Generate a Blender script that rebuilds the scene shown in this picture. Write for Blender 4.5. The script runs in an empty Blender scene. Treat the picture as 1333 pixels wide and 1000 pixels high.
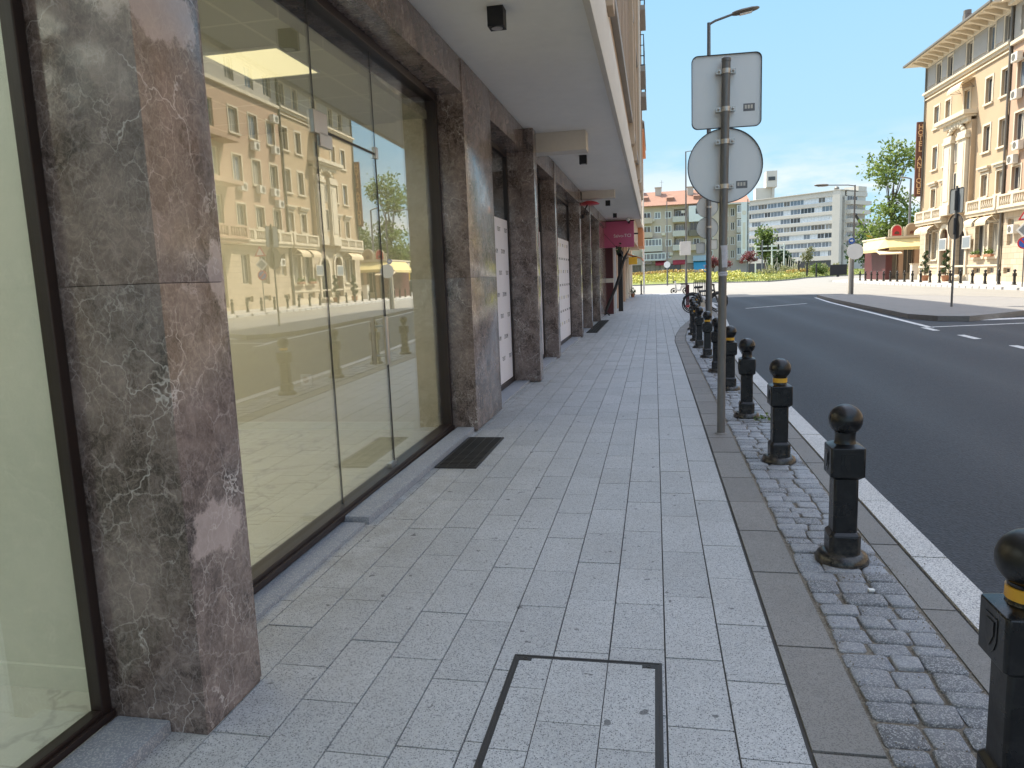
import bpy, bmesh, math, random
from mathutils import Vector, Matrix
random.seed(7)
C = bpy.context.scene.collection
R = math.radians
SC = bpy.context.scene
# ------------------------------------------------------------------ node helpers
class NT:
    def __init__(s, name):
        s.m = bpy.data.materials.new(name); s.m.use_nodes = True
        s.t = s.m.node_tree; s.t.nodes.clear()
        s.out = s.t.nodes.new('ShaderNodeOutputMaterial')
    def n(s, typ, ins=None, **kw):
        nd = s.t.nodes.new('ShaderNode' + typ)
        for k, v in kw.items(): setattr(nd, k, v)
        for k, v in (ins or {}).items(): s.set(nd, k, v)
        return nd
    def set(s, nd, k, v):
        sock = nd.inputs[k]
        if isinstance(v, bpy.types.NodeSocket): s.t.links.new(v, sock)
        else:
            if hasattr(sock, 'default_value'):
                try: sock.default_value = v
                except Exception: sock.default_value = (*v, 1.0)
    def pos(s): return s.n('NewGeometry').outputs['Position']
    def obj(s): return s.n('TexCoord').outputs['Object']
    def noise(s, vec, scale, detail=4, rough=.55, dist=0.0):
        return s.n('TexNoise', {'Vector': vec, 'Scale': scale, 'Detail': detail, 'Roughness': rough, 'Distortion': dist}).outputs['Fac']
    def ramp(s, fac, pts):
        r = s.n('ValToRGB', {'Fac': fac}); e = r.color_ramp.elements
        while len(e) < len(pts): e.new(.5)
        for i, (p, c) in enumerate(pts):
            e[i].position = p
            e[i].color = (c, c, c, 1) if isinstance(c, (int, float)) else (*c, 1)
        return r.outputs['Color']
    def mix(s, fac, a, b, mode='MIX'):
        nd = s.n('Mix', data_type='RGBA', blend_type=mode)
        for i, v in ((0, fac), (6, a), (7, b)):
            if isinstance(v, bpy.types.NodeSocket): s.t.links.new(v, nd.inputs[i])
            elif i == 0: nd.inputs[0].default_value = v
            else: nd.inputs[i].default_value = (*v, 1) if len(v) == 3 else v
        return nd.outputs[2]
    def math(s, op, a, b=0.0, c=0.0):
        nd = s.n('Math', operation=op)
        for i, v in ((0, a), (1, b), (2, c)):
            if isinstance(v, bpy.types.NodeSocket): s.t.links.new(v, nd.inputs[i])
            else: nd.inputs[i].default_value = v
        return nd.outputs[0]
    def attr(s, name): return s.n('Attribute', attribute_name=name).outputs['Fac']
    def bump(s, h, strength=.3, dist=.01):
        return s.n('Bump', {'Height': h, 'Strength': strength, 'Distance': dist}).outputs['Normal']
    def pbr(s, col, rough=.6, metal=0., normal=None, **kw):
        p = s.n('BsdfPrincipled', {'Base Color': col, 'Roughness': rough, 'Metallic': metal})
        if normal is not None: s.set(p, 'Normal', normal)
        for k, v in kw.items(): s.set(p, k, v)
        s.t.links.new(p.outputs[0], s.out.inputs[0]); return p

def plain(name, col, rough=.6, metal=0., var=.12, scale=3., bump=0., bscale=60., fine=.06, tone=0.0, coords='pos', **kw):
    k = NT(name); v = k.pos() if coords == 'pos' else k.obj()
    a = k.noise(v, scale, 5, .6)
    b = k.noise(v, scale * 14, 3, .6)
    f = k.math('ADD', k.math('MULTIPLY', k.math('SUBTRACT', a, .5), 2 * var), k.math('MULTIPLY', k.math('SUBTRACT', b, .5), 2 * fine))
    if tone: f = k.math('ADD', f, k.math('MULTIPLY', k.math('SUBTRACT', k.attr('tone'), .5), tone))
    f = k.math('ADD', f, 1.0)
    c = k.n('VectorMath', {0: (*col,), 1: k.n('CombineXYZ', {0: f, 1: f, 2: f}).outputs[0]}, operation='MULTIPLY').outputs[0]
    nr = k.bump(k.noise(v, bscale, 4, .6), bump, .01) if bump else None
    k.pbr(c, rough, metal, nr, **kw)
    return k.m
M = {}
# ---- brown marble
def marble():
    k = NT('brown_marble'); v = k.pos()
    w = k.n('TexNoise', {'Vector': v, 'Scale': 2.4, 'Detail': 4}).outputs['Color']
    vv = k.n('VectorMath', {0: v, 1: k.n('VectorMath', {0: w, 3: .5}, operation='SCALE').outputs[0]}, operation='ADD').outputs[0]
    big = k.noise(vv, 3.2, 8, .68, .5)
    cl = k.noise(v, 20, 9, .76, 1.6)
    base = k.mix(k.ramp(big, [(.38, 0.), (.64, 1.)]), (.044, .030, .024), (.225, .173, .151))
    base = k.mix(k.math('MULTIPLY', k.ramp(cl, [(.47, 0.), (.70, 1.)]), .70), base, (.38, .30, .265))
    def vein(scale, width, warp):
        w2 = k.n('TexNoise', {'Vector': v, 'Scale': scale * 1.4, 'Detail': 4, 'Roughness': .6}).outputs['Color']
        p = k.n('VectorMath', {0: v, 1: k.n('VectorMath', {0: w2, 3: warp / scale}, operation='SCALE').outputs[0]}, operation='ADD').outputs[0]
        p = k.n('Mapping', {'Vector': p, 'Rotation': (.6, .4, .3), 'Scale': (1, 1, .62)}).outputs[0]
        d = k.n('TexVoronoi', {'Vector': p, 'Scale': scale}, feature='DISTANCE_TO_EDGE').outputs['Distance']
        return k.ramp(d, [(0., 1.), (width, 0.)])
    fade = k.ramp(k.noise(v, 3.1, 3), [(.44, 0.), (.62, 1.)])
    fade2 = k.ramp(k.noise(v, 6.3, 3), [(.40, 0.), (.60, 1.)])
    fade3 = k.ramp(k.noise(v, 9., 3), [(.36, 0.), (.62, 1.)])
    base = k.mix(k.math('MULTIPLY', k.math('MULTIPLY', vein(3.4, .011, .9), fade), .8), base, (.62, .57, .53))
    base = k.mix(k.math('MULTIPLY', k.math('MULTIPLY', vein(12., .03, .8), fade2), .55), base, (.54, .475, .44))
    base = k.mix(k.math('MULTIPLY', k.math('MULTIPLY', vein(31., .055, .7), fade3), .30), base, (.48, .415, .385))
    base = k.mix(k.math('MULTIPLY', vein(64., .10, .6), .12), base, (.45, .375, .335))
    # pale calcite inclusions with a shape of their own on the nearest slab
    for (cx, cy, cz, rx, rz) in ((-1.56, 2.26, .71, .17, .12), (-1.56, 2.22, 2.46, .24, .10), (-1.56, 2.42, 1.62, .06, .13)):
        d = k.n('VectorMath', {0: v, 1: (cx, cy, cz)}, operation='SUBTRACT').outputs[0]
        d = k.n('VectorMath', {0: d, 1: (1/.14, 1/rx, 1/rz)}, operation='MULTIPLY').outputs[0]
        ln = k.n('VectorMath', {0: d}, operation='LENGTH').outputs['Value']
        ln = k.math('ADD', ln, k.math('MULTIPLY', k.math('SUBTRACT', k.noise(v, 7, 6, .7), .5), 2.2))
        base = k.mix(k.math('MULTIPLY', k.ramp(ln, [(.75, 1.), (.95, 0.)]), .62), base, (.55, .45, .415))
    sp = k.ramp(k.noise(v, 150, 2), [(.74, 0.), (.80, 1.)])
    base = k.mix(k.math('MULTIPLY', sp, .5), base, (.45, .42, .40))
    rgh = k.ramp(k.noise(v, 6, 5, .7), [(.35, .09), (.7, .28)])
    k.pbr(base, rgh, 0., k.bump(k.noise(v, 30, 4), .04, .01), **{'Specular IOR Level': .75})
    return k.m
M['marble'] = marble()
def tilemat():
    k = NT('terrazzo_paver'); v = k.pos()
    t = k.attr('tone')
    c = k.mix(t, (.425, .432, .435), (.485, .49, .492))
    gr = k.n('TexVoronoi', {'Vector': v, 'Scale': 165.}, feature='F1')
    cell = k.n('SeparateXYZ', {0: gr.outputs['Color']}).outputs[0]
    sp = k.math('MULTIPLY', k.ramp(cell, [(.73, 0.), (.76, 1.)]), k.ramp(gr.outputs['Distance'], [(.36, 1.), (.5, 0.)]))
    c = k.mix(k.math('MULTIPLY', sp, .86), c, (.06, .065, .075))
    c = k.mix(k.math('MULTIPLY', k.ramp(cell, [(.0, 1.), (.16, 0.)]), .45), c, (.62, .62, .61))
    g2 = k.n('TexVoronoi', {'Vector': v, 'Scale': 260.}, feature='F1').outputs['Color']
    c = k.mix(k.math('MULTIPLY', k.ramp(k.n('SeparateXYZ', {0: g2}).outputs[1], [(.68, 0.), (.75, 1.)]), .42), c, (.12, .125, .135))
    st = k.ramp(k.noise(v, 1.7, 6, .7), [(.42, 0.), (.75, 1.)])
    c = k.mix(k.math('MULTIPLY', st, .38), c, (.27, .26, .245))
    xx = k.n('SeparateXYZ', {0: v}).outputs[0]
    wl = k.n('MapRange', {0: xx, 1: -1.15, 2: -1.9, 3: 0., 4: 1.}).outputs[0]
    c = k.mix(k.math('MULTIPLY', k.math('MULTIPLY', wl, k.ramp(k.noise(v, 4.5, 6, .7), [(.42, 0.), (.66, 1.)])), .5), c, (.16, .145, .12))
    bl = k.ramp(k.noise(v, 13, 2), [(.695, 0.), (.72, 1.)])
    c = k.mix(k.math('MULTIPLY', bl, .75), c, (.07, .07, .072))
    k.pbr(c, .62, 0., k.bump(k.noise(v, 170, 3), .25, .004))
    return k.m
M['tile'] = tilemat()
def stone(name, a, b, rough, sc, bump=.5, speck=None, sscale=220., tone=0.):
    k = NT(name); v = k.pos()
    c = k.mix(k.noise(v, sc, 6, .65), a, b)
    if tone:
        f = k.math('ADD', 1 - tone / 2, k.math('MULTIPLY', k.attr('tone'), tone))
        c = k.n('VectorMath', {0: c, 1: k.n('CombineXYZ', {0: f, 1: f, 2: f}).outputs[0]}, operation='MULTIPLY').outputs[0]
    c = k.mix(k.math('MULTIPLY', k.ramp(k.noise(v, 1.3, 5, .7), [(.45, 0.), (.75, 1.)]), .3), c, tuple(x * .55 for x in a))
    if speck:
        g = k.n('TexVoronoi', {'Vector': v, 'Scale': sscale}, feature='F1').outputs['Color']
        c = k.mix(k.ramp(k.n('SeparateXYZ', {0: g}).outputs[0], [(.7, 0.), (.74, .8)]), c, speck)
    k.pbr(c, rough, 0., k.bump(k.noise(v, sc * 9, 5, .65), bump, .006))
    return k.m
M['slab'] = stone('grey_concrete_slab', (.20, .192, .18), (.29, .278, .262), .75, 18, .5, (.15, .145, .14), 260., tone=.22)
M['cobble'] = stone('blue_grey_granite_sett', (.125, .137, .16), (.33, .342, .365), .55, 22, 1., (.46, .47, .48), 240., tone=.7)
M['joint'] = stone('sandy_joint_filling', (.13, .11, .085), (.27, .23, .18), .95, 30, .8, (.30, .27, .22), 170.)
M['kerb'] = stone('pale_granite_kerb', (.56, .55, .53), (.70, .68, .65), .65, 9, .35, (.18, .18, .19), 230.)
M['kerbdark'] = stone('weathered_kerb', (.20, .195, .185), (.32, .31, .29), .8, 6, .4, (.12, .12, .12), 120.)
M['under'] = stone('dark_bedding', (.05, .048, .045), (.11, .10, .09), .95, 20, .5)
M['threshold'] = stone('blue_grey_granite_threshold', (.19, .21, .245), (.30, .32, .36), .6, 8, .5, (.42, .43, .45), 240.)
def asphalt(name, lo, hi, patch):
    k = NT(name); v = k.pos()
    g = k.n('TexVoronoi', {'Vector': v, 'Scale': 75.}, feature='F1')
    c = k.mix(k.n('SeparateXYZ', {0: g.outputs['Color']}).outputs[0], lo, hi)
    c = k.mix(k.math('MULTIPLY', k.ramp(k.noise(v, .35, 5, .6), [(.4, 0.), (.7, 1.)]), .5), c, patch)
    # tyre polished wheel paths along the lanes
    x = k.n('SeparateXYZ', {0: v}).outputs[0]
    wv = k.math('ABSOLUTE', k.math('SINE', k.math('ADD', k.math('MULTIPLY', x, 1.8), k.math('MULTIPLY', k.noise(v, .12, 2), 2.))))
    rgh = k.math('ADD', .66, k.math('MULTIPLY', wv, .07))
    k.pbr(c, rgh, 0., k.bump(g.outputs['Distance'], .55, .006))
    return k.m
M['asphalt'] = asphalt('dark_asphalt', (.012, .0145, .019), (.040, .047, .058), (.034, .039, .046))
M['oldasphalt'] = asphalt('old_pale_asphalt', (.20, .188, .165), (.30, .282, .246), (.23, .215, .19))  # paler asphalt for the sunlit road, its brightness put into the colour
M['pavefar'] = stone('pale_pavement', (.38, .355, .31), (.50, .465, .41), .8, 2, .3, None)
M['earth'] = stone('dusty_ground', (.16, .15, .12), (.26, .24, .20), .9, .5, .3, None)
def paint():
    k = NT('worn_white_road_paint'); v = k.pos()
    w = k.ramp(k.noise(v, 22, 6, .75), [(.36, 0.), (.48, 1.)])
    c = k.mix(w, (.12, .12, .12), (.70, .70, .68))
    k.pbr(c, .6); return k.m
M['paint'] = paint()
def iron():
    k = NT('black_painted_cast_iron'); v = k.obj()
    c = k.mix(k.ramp(k.noise(k.pos(), 14, 6, .7), [(.48, 0.), (.8, 1.)]), (.0055, .006, .007), (.028, .028, .028))
    z = k.n('SeparateXYZ', {0: v}).outputs[2]
    dz = k.n('MapRange', {0: z, 1: .16, 2: .0, 3: 0., 4: 1.}).outputs[0]
    c = k.mix(k.math('MULTIPLY', dz, k.ramp(k.noise(k.pos(), 26, 5, .7), [(.42, 0.), (.62, .7)])), c, (.12, .105, .085))
    c = k.mix(k.ramp(k.noise(k.pos(), 38, 4, .7), [(.70, 0.), (.74, .55)]), c, (.09, .075, .065))
    k.pbr(c, k.ramp(k.noise(k.pos(), 9, 5), [(.3, .2), (.7, .42)]), 0., k.bump(k.noise(v, 55, 3), .12, .004)); return k.m
M['iron'] = iron()
M['blackmatt'] = plain('black_rubber', (.012, .012, .013), .6)
M['yellow'] = plain('yellow_reflective_band', (.70, .37, .03), .4, var=.1)
def galv():
    k = NT('galvanised_steel'); v = k.pos()
    m = k.n('Mapping', {'Vector': v, 'Scale': (1, 1, .25)}).outputs[0]
    c = k.mix(k.noise(m, 22, 6, .7), (.105, .105, .105), (.235, .235, .23))
    c = k.mix(k.math('MULTIPLY', k.ramp(k.noise(m, 7, 5, .7), [(.6, 0.), (.75, 1.)]), .5), c, (.16, .125, .10))
    k.pbr(c, .5, .55); return k.m
M['galv'] = galv()
M['clamp'] = plain('zinc_clamp', (.52, .50, .47), .4, .8, scale=30)
def signback():
    k = NT('grey_sign_back'); v = k.pos()
    m = k.n('Mapping', {'Vector': v, 'Scale': (1, 1, .3)}).outputs[0]
    c = k.mix(k.noise(m, 5, 6, .7), (.68, .69, .68), (.75, .76, .75))
    c = k.mix(k.math('MULTIPLY', k.ramp(k.noise(v, 26, 5, .8), [(.66, 0.), (.74, 1.)]), .4), c, (.28, .27, .25))
    k.pbr(c, .40, .1); return k.m
M['signback'] = signback()
M['signpale'] = plain('pale_sign_back', (.80, .78, .70), .5, var=.06)
M['signedge'] = plain('dark_sign_rim', (.035, .037, .04), .5)
M['sticker'] = plain('grey_data_sticker', (.16, .165, .17), .6, var=.5, scale=60, fine=.4)
M['paper'] = plain('torn_paper_label', (.52, .51, .54), .8, var=.3, scale=30)
# ---- glass
def glass(name, tint, base, boost):
    k = NT(name)
    ge = k.n('NewGeometry')
    d = k.math('ABSOLUTE', k.n('VectorMath', {0: ge.outputs['Incoming'], 1: ge.outputs['Normal']}, operation='DOT_PRODUCT').outputs['Value'])
    f = k.math('POWER', k.math('SUBTRACT', 1.0, d), 4.2)
    f = k.math('MINIMUM', k.math('ADD', base, k.math('MULTIPLY', f, boost)), 1.0)
    tr = k.n('BsdfTransparent', {'Color': tint}); gl = k.n('BsdfGlossy', {'Color': (1, 1, 1), 'Roughness': 0.0})
    mx = k.n('MixShader', {0: f}); k.t.links.new(tr.outputs[0], mx.inputs[1]); k.t.links.new(gl.outputs[0], mx.inputs[2])
    k.t.links.new(mx.outputs[0], k.out.inputs[0]); return k.m
M['shopglass'] = glass('clear_shop_glass', (.915, .925, .88), .135, .95)
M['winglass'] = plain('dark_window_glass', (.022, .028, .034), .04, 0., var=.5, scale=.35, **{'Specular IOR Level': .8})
M['winglasspale'] = plain('sky_reflecting_window_glass', (.13, .165, .20), .06, 0., var=.5, scale=.5, **{'Specular IOR Level': 1.})  # lighter panes: pale blue base colour under a glossy surface
M['frame'] = plain('dark_brown_window_frame', (.022, .013, .011), .4, var=.2)
M['soffit'] = plain('white_plaster_soffit', (.86, .825, .755), .9, var=.09, scale=.55, bump=.3, bscale=130, fine=.05)
M['cream'] = plain('cream_painted_render', (.66, .60, .51), .85, var=.06, scale=1.5, bump=.1, bscale=80)
M['beige'] = plain('beige_facade_render', (.52, .40, .285), .85, var=.10, scale=1., bump=.15, bscale=60)
M['beigedark'] = plain('brown_facade_cladding', (.36, .255, .165), .8, var=.14, scale=2.)
M['greycon'] = plain('grey_render', (.36, .34, .31), .85, var=.12, scale=1.5)
M['intwall'] = plain('pale_interior_paint', (.63, .61, .53), .8, var=.02, scale=1.5)
M['intwhite'] = plain('white_interior_paint', (.70, .72, .66), .8, var=.03, scale=1.5)
def intfloor():
    k = NT('white_marble_floor_tile'); v = k.pos()
    b = k.n('TexBrick', {'Vector': v, 'Scale': 1.0, 'Mortar Size': .004, 'Color1': (.62, .63, .58, 1), 'Color2': (.64, .65, .60, 1), 'Mortar': (.45, .45, .40, 1), 'Brick Width': .9, 'Row Height': .6}).outputs['Color']
    d = k.n('TexVoronoi', {'Vector': k.n('VectorMath', {0: v, 1: k.n('VectorMath', {0: k.n('TexNoise', {'Vector': v, 'Scale': 2.2, 'Detail': 5}).outputs['Color'], 3: .9}, operation='SCALE').outputs[0]}, operation='ADD').outputs[0], 'Scale': 1.6}, feature='DISTANCE_TO_EDGE').outputs['Distance']
    c = k.mix(k.math('MULTIPLY', k.ramp(d, [(0., 1.), (.035, 0.)]), .5), b, (.34, .34, .32))
    k.pbr(c, .25); return k.m
M['intfloor'] = intfloor()
def ceilmat():
    k = NT('grey_ceiling_tile'); v = k.pos()
    b = k.n('TexBrick', {'Vector': v, 'Scale': 1.0, 'Mortar Size': .012, 'Color1': (.40, .40, .35, 1), 'Color2': (.40, .40, .35, 1), 'Mortar': (.56, .55, .48, 1), 'Brick Width': .6, 'Row Height': .6}, offset=0.).outputs['Color']
    k.pbr(b, .9); return k.m
M['ceil'] = ceilmat()
def emit(name, col, s):
    k = NT(name); e = k.n('Emission', {'Color': col, 'Strength': s}); k.t.links.new(e.outputs[0], k.out.inputs[0]); return k.m
M['led'] = emit('lit_ceiling_panel', (1., .88, .66), 3.2)  # glow of unseen panels added to brighten the right shop
M['ledwhite'] = emit('lit_white_ceiling_panel', (.98, 1., .92), 2.1)  # glow of unseen panels added to brighten the left shop
M['ledsoft'] = emit('warm_ceiling_panel', (1., .86, .50), .85)
M['poster'] = plain('white_window_film', (.74, .72, .76), .5, var=.03)
M['ink'] = plain('black_ink', (.10, .10, .105), .6)
M['inkgold'] = plain('pale_gold_ink', (.62, .56, .34), .6)
M['steel'] = plain('brushed_steel', (.50, .49, .47), .28, .9)
M['pink'] = plain('pink_sign_face', (.52, .10, .20), .45, var=.06, scale=2)
M['maroon'] = plain('maroon_cladding', (.085, .02, .022), .5)
M['white'] = plain('white_paint', (.74, .74, .72), .5)
M['red'] = plain('red_enamel', (.52, .03, .04), .4)
M['orange'] = plain('orange_render', (.62, .26, .12), .8)
M['signyellow'] = plain('yellow_sign_face', (.80, .45, .03), .5)
M['stucco'] = plain('sandy_pink_stucco', (.44, .325, .205), .9, var=.10, scale=.9, bump=.2, bscale=30)
M['stucco2'] = plain('terracotta_pink_stucco', (.43, .29, .20), .9, var=.14, scale=.7, bump=.2, bscale=30)
M['trim'] = plain('cream_stone_trim', (.60, .52, .39), .85, var=.10, scale=2.)
M['attic'] = plain('grey_beige_attic_panel', (.36, .33, .28), .85, var=.08, scale=2.)
def ashlar():
    k = NT('pale_rusticated_stone'); v = k.pos()
    y = k.n('SeparateXYZ', {0: v})
    p = k.n('CombineXYZ', {0: y.outputs[1], 1: y.outputs[2], 2: 0.}).outputs[0]
    b = k.n('TexBrick', {'Vector': p, 'Scale': 1.0, 'Mortar Size': .018, 'Color1': (.56, .46, .33, 1), 'Color2': (.45, .36, .25, 1), 'Mortar': (.30, .235, .165, 1), 'Brick Width': .8, 'Row Height': .4}).outputs
    c = k.mix(k.math('MULTIPLY', k.noise(v, 3, 6, .7), .5), b['Color'], (.40, .32, .23))
    k.pbr(c, .9, 0., k.bump(b['Fac'], -.6, .02)); return k.m
M['ashlar'] = ashlar()
M['awning'] = plain('cream_awning_cloth', (.62, .50, .33), .85, var=.08)
M['yawning'] = plain('yellow_awning_cloth', (.62, .50, .22), .85, var=.15, scale=2)
M['brown'] = plain('brown_sign_board', (.12, .045, .028), .5)
M['gold'] = plain('gold_lettering', (.70, .44, .22), .45)
M['winframe'] = plain('pale_window_frame', (.50, .44, .35), .6)
M['curtain'] = plain('pale_curtain', (.25, .235, .20), .2, var=.4, scale=2.5, **{'Specular IOR Level': .8})
M['curtaindark'] = plain('drawn_dark_curtain', (.11, .095, .075), .25, var=.4, scale=2.5, **{'Specular IOR Level': .8})
M['pipe'] = plain('grey_drain_pipe', (.16, .145, .12), .5, .2)
M['acwhite'] = plain('off_white_metal', (.62, .58, .50), .5)
M['aptgrey'] = plain('grey_weathered_render', (.48, .415, .35), .9, var=.2, scale=.35, fine=.1)
M['aptlight'] = plain('pale_weathered_render', (.50, .49, .46), .9, var=.14, scale=.5)
M['aptwhite'] = plain('white_balcony_glazing', (.66, .69, .70), .5, var=.1, scale=1)
def rooftile():
    k = NT('red_clay_roof_tile'); v = k.pos()
    w = k.n('TexWave', {'Vector': v, 'Scale': 2.2, 'Distortion': 1.5, 'Detail': 2.}, bands_direction='X').outputs['Fac']
    c = k.mix(k.noise(v, .9, 6, .7), (.24, .115, .075), (.40, .225, .15))
    c = k.mix(k.math('MULTIPLY', w, .3), c, (.22, .10, .06))
    k.pbr(c, .85); return k.m
M['roof'] = rooftile()
M['office'] = plain('pale_exposed_concrete', (.56, .53, .46), .85, var=.09, scale=.3, fine=.06)
M['blue'] = plain('teal_blue_awning_cloth', (.03, .23, .36), .7)
M['bluepale'] = plain('pale_blue_fascia', (.36, .47, .58), .6)
M['redcloth'] = plain('dark_red_awning_cloth', (.28, .03, .045), .8)
M['darkboard'] = plain('dark_board', (.018, .018, .022), .5)
M['slate'] = plain('blue_grey_notice_face', (.22, .25, .27), .3)
M['bluesign'] = plain('blue_sign_face', (.015, .10, .42), .4)
M['signwhite'] = plain('white_sign_face', (.75, .75, .72), .4)
M['machine'] = plain('machine_yellow', (.62, .36, .02), .45)
M['machinedark'] = plain('grimy_dark_steel', (.03, .028, .026), .55)
M['bark'] = stone('grey_brown_bark', (.06, .048, .036), (.15, .12, .09), .95, 8, .8)
M['terracotta'] = plain('terracotta_pot', (.32, .15, .08), .85)
def leaf(name, a, b, tr=.35):
    k = NT(name)
    c = k.mix(k.attr('tone'), a, b)
    d = k.n('BsdfPrincipled', {'Base Color': c, 'Roughness': .55}); t = k.n('BsdfTranslucent', {'Color': c})
    mx = k.n('MixShader', {0: tr}); k.t.links.new(d.outputs[0], mx.inputs[1]); k.t.links.new(t.outputs[0], mx.inputs[2])
    k.t.links.new(mx.outputs[0], k.out.inputs[0]); return k.m
M['leaf'] = leaf('green_leaf', (.045, .085, .018), (.20, .27, .055))
M['leaflight'] = leaf('light_green_leaf', (.07, .12, .025), (.27, .34, .08), .45)
M['leafdark'] = leaf('dark_green_leaf', (.018, .042, .012), (.07, .12, .03))
M['leafred'] = leaf('plum_red_leaf', (.09, .018, .024), (.26, .07, .07))
M['leafpale'] = leaf('olive_leaf', (.13, .14, .06), (.32, .31, .14))
M['flower'] = leaf('yellow_flower', (.30, .31, .07), (.70, .64, .17), .2)
M['flowerred'] = leaf('orange_flower', (.28, .20, .05), (.55, .36, .10), .2)
M['grass'] = leaf('lawn_grass', (.13, .17, .03), (.26, .29, .06), .2)
M['turf'] = stone('grass_turf', (.12, .15, .03), (.25, .27, .06), .95, 1.5, .4, None)
# ------------------------------------------------------------------ mesh builder
class MB:
    def __init__(s, T=None): s.v = []; s.f = []; s.mi = []; s.tone = []; s.T = T
    def add(s, verts, faces, mi=0, tone=.5):
        b = len(s.v)
        for p in verts:
            p = Vector(p); s.v.append(s.T @ p if s.T else p)
        for q in faces: s.f.append([b + i for i in q]); s.mi.append(mi); s.tone.append(tone)
    def box(s, x0, x1, y0, y1, z0, z1, mi=0, tone=.5):
        s.add([(x0, y0, z0), (x1, y0, z0), (x1, y1, z0), (x0, y1, z0), (x0, y0, z1), (x1, y0, z1), (x1, y1, z1), (x0, y1, z1)],
              [(3, 2, 1, 0), (4, 5, 6, 7), (0, 1, 5, 4), (1, 2, 6, 5), (2, 3, 7, 6), (3, 0, 4, 7)], mi, tone)
        return s
    def bbox(s, x0, x1, y0, y1, z0, z1, b=.01, mi=0, tone=.5):
        bm = bmesh.new(); bmesh.ops.create_cube(bm, size=1)
        for v in bm.verts: v.co = ((x0 + x1) / 2 + v.co.x * (x1 - x0), (y0 + y1) / 2 + v.co.y * (y1 - y0), (z0 + z1) / 2 + v.co.z * (z1 - z0))
        bmesh.ops.bevel(bm, geom=list(bm.edges), offset=b, segments=2, affect='EDGES', profile=.7)
        bm.verts.index_update(); s.add([v.co.copy() for v in bm.verts], [[v.index for v in f.verts] for f in bm.faces], mi, tone); bm.free(); return s
    def prism(s, poly, z0, z1, mi=0, tone=.5, axis='z'):
        n = len(poly)
        if axis == 'z': f = lambda a, b, h: (a, b, h)
        elif axis == 'y': f = lambda a, b, h: (a, h, b)
        else: f = lambda a, b, h: (h, a, b)
        s.add([f(a, b, z0) for a, b in poly] + [f(a, b, z1) for a, b in poly],
              [list(range(n))[::-1], list(range(n, 2 * n))] + [(i, (i + 1) % n, n + (i + 1) % n, n + i) for i in range(n)], mi, tone); return s
    def tube(s, pts, r, n=10, mi=0, cap=True, tone=.5):
        pts = [Vector(p) for p in pts]; rs = r if isinstance(r, (list, tuple)) else [r] * len(pts)
        vs = []; fs = []; up = Vector((.123, .456, .88)).normalized()
        for i, p in enumerate(pts):
            d = (pts[min(i + 1, len(pts) - 1)] - pts[max(i - 1, 0)]).normalized()
            a = d.cross(up)
            if a.length < .05: a = d.cross(Vector((1, 0, 0)))
            a.normalize(); b = d.cross(a)
            for j in range(n):
                t = 2 * math.pi * j / n; vs.append(p + (a * math.cos(t) + b * math.sin(t)) * rs[i])
        for i in range(len(pts) - 1):
            for j in range(n): fs.append((i * n + j, i * n + (j + 1) % n, (i + 1) * n + (j + 1) % n, (i + 1) * n + j))
        if cap: fs.append(list(range(n))[::-1]); fs.append([(len(pts) - 1) * n + j for j in range(n)])
        s.add(vs, fs, mi, tone); return s
    def lathe(s, prof, c=(0, 0, 0), n=24, mi=0, axis='z'):
        c = Vector(c); vs = []; fs = []
        for (r, h) in prof:
            for j in range(n):
                t = 2 * math.pi * j / n; a, b = r * math.cos(t), r * math.sin(t)
                vs.append(c + (Vector((a, b, h)) if axis == 'z' else Vector((a, h, b)) if axis == 'y' else Vector((h, a, b))))
        for i in range(len(prof) - 1):
            for j in range(n): fs.append((i * n + j, i * n + (j + 1) % n, (i + 1) * n + (j + 1) % n, (i + 1) * n + j))
        fs.append(list(range(n))[::-1]); fs.append([(len(prof) - 1) * n + j for j in range(n)])
        s.add(vs, fs, mi); return s
    def ball(s, c, r, n=20, mi=0, sq=1.0):
        m = n // 2
        return s.lathe([(max(1e-4, r * math.sin(math.pi * i / m)), -r * sq * math.cos(math.pi * i / m)) for i in range(m + 1)], c, n, mi)
    def build(s, name, mats, parent=None, loc=None, smooth=0, local=False, bevel=0):
        mats = [mats] if not isinstance(mats, (list, tuple)) else mats
        off = Vector((0, 0, 0))
        if parent is not None and not local: off = parent.matrix_world_loc if hasattr(parent, 'matrix_world_loc') else ORG.get(parent.name, Vector((0, 0, 0)))
        elif loc is not None and not local: off = Vector(loc)
        me = bpy.data.meshes.new(name)
        me.from_pydata([v - off for v in s.v], [], s.f)
        for m in mats: me.materials.append(M[m] if isinstance(m, str) else m)
        me.polygons.foreach_set('material_index', s.mi)
        at = me.attributes.new('tone', 'FLOAT', 'FACE'); at.data.foreach_set('value', s.tone)
        bm = bmesh.new(); bm.from_mesh(me)
        if len(bm.faces) < 60000: bmesh.ops.recalc_face_normals(bm, faces=bm.faces)
        bm.to_mesh(me); bm.free()
        o = bpy.data.objects.new(name, me); C.objects.link(o)
        if parent is not None: o.parent = parent; ORG[o.name] = off
        elif loc is not None: o.location = loc; ORG[o.name] = Vector(loc)
        if smooth:
            me.shade_smooth(); me.set_sharp_from_angle(angle=R(smooth))
        if bevel:
            b = o.modifiers.new('Bevel', 'BEVEL'); b.width = bevel; b.segments = 2; b.limit_method = 'ANGLE'
        return o
ORG = {}
def tag(o, label, cat, group=None):
    o['label'] = label; o['category'] = cat
    if group: o['group'] = group
    return o
def thing(name, label, cat, loc=(0, 0, 0), group=None, rotz=0.):
    o = bpy.data.objects.new(name, None); C.objects.link(o); o.location = loc; o.rotation_euler = (0, 0, rotz)
    o.empty_display_size = .2; ORG[o.name] = Vector(loc); tag(o, label, cat, group); return o
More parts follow.
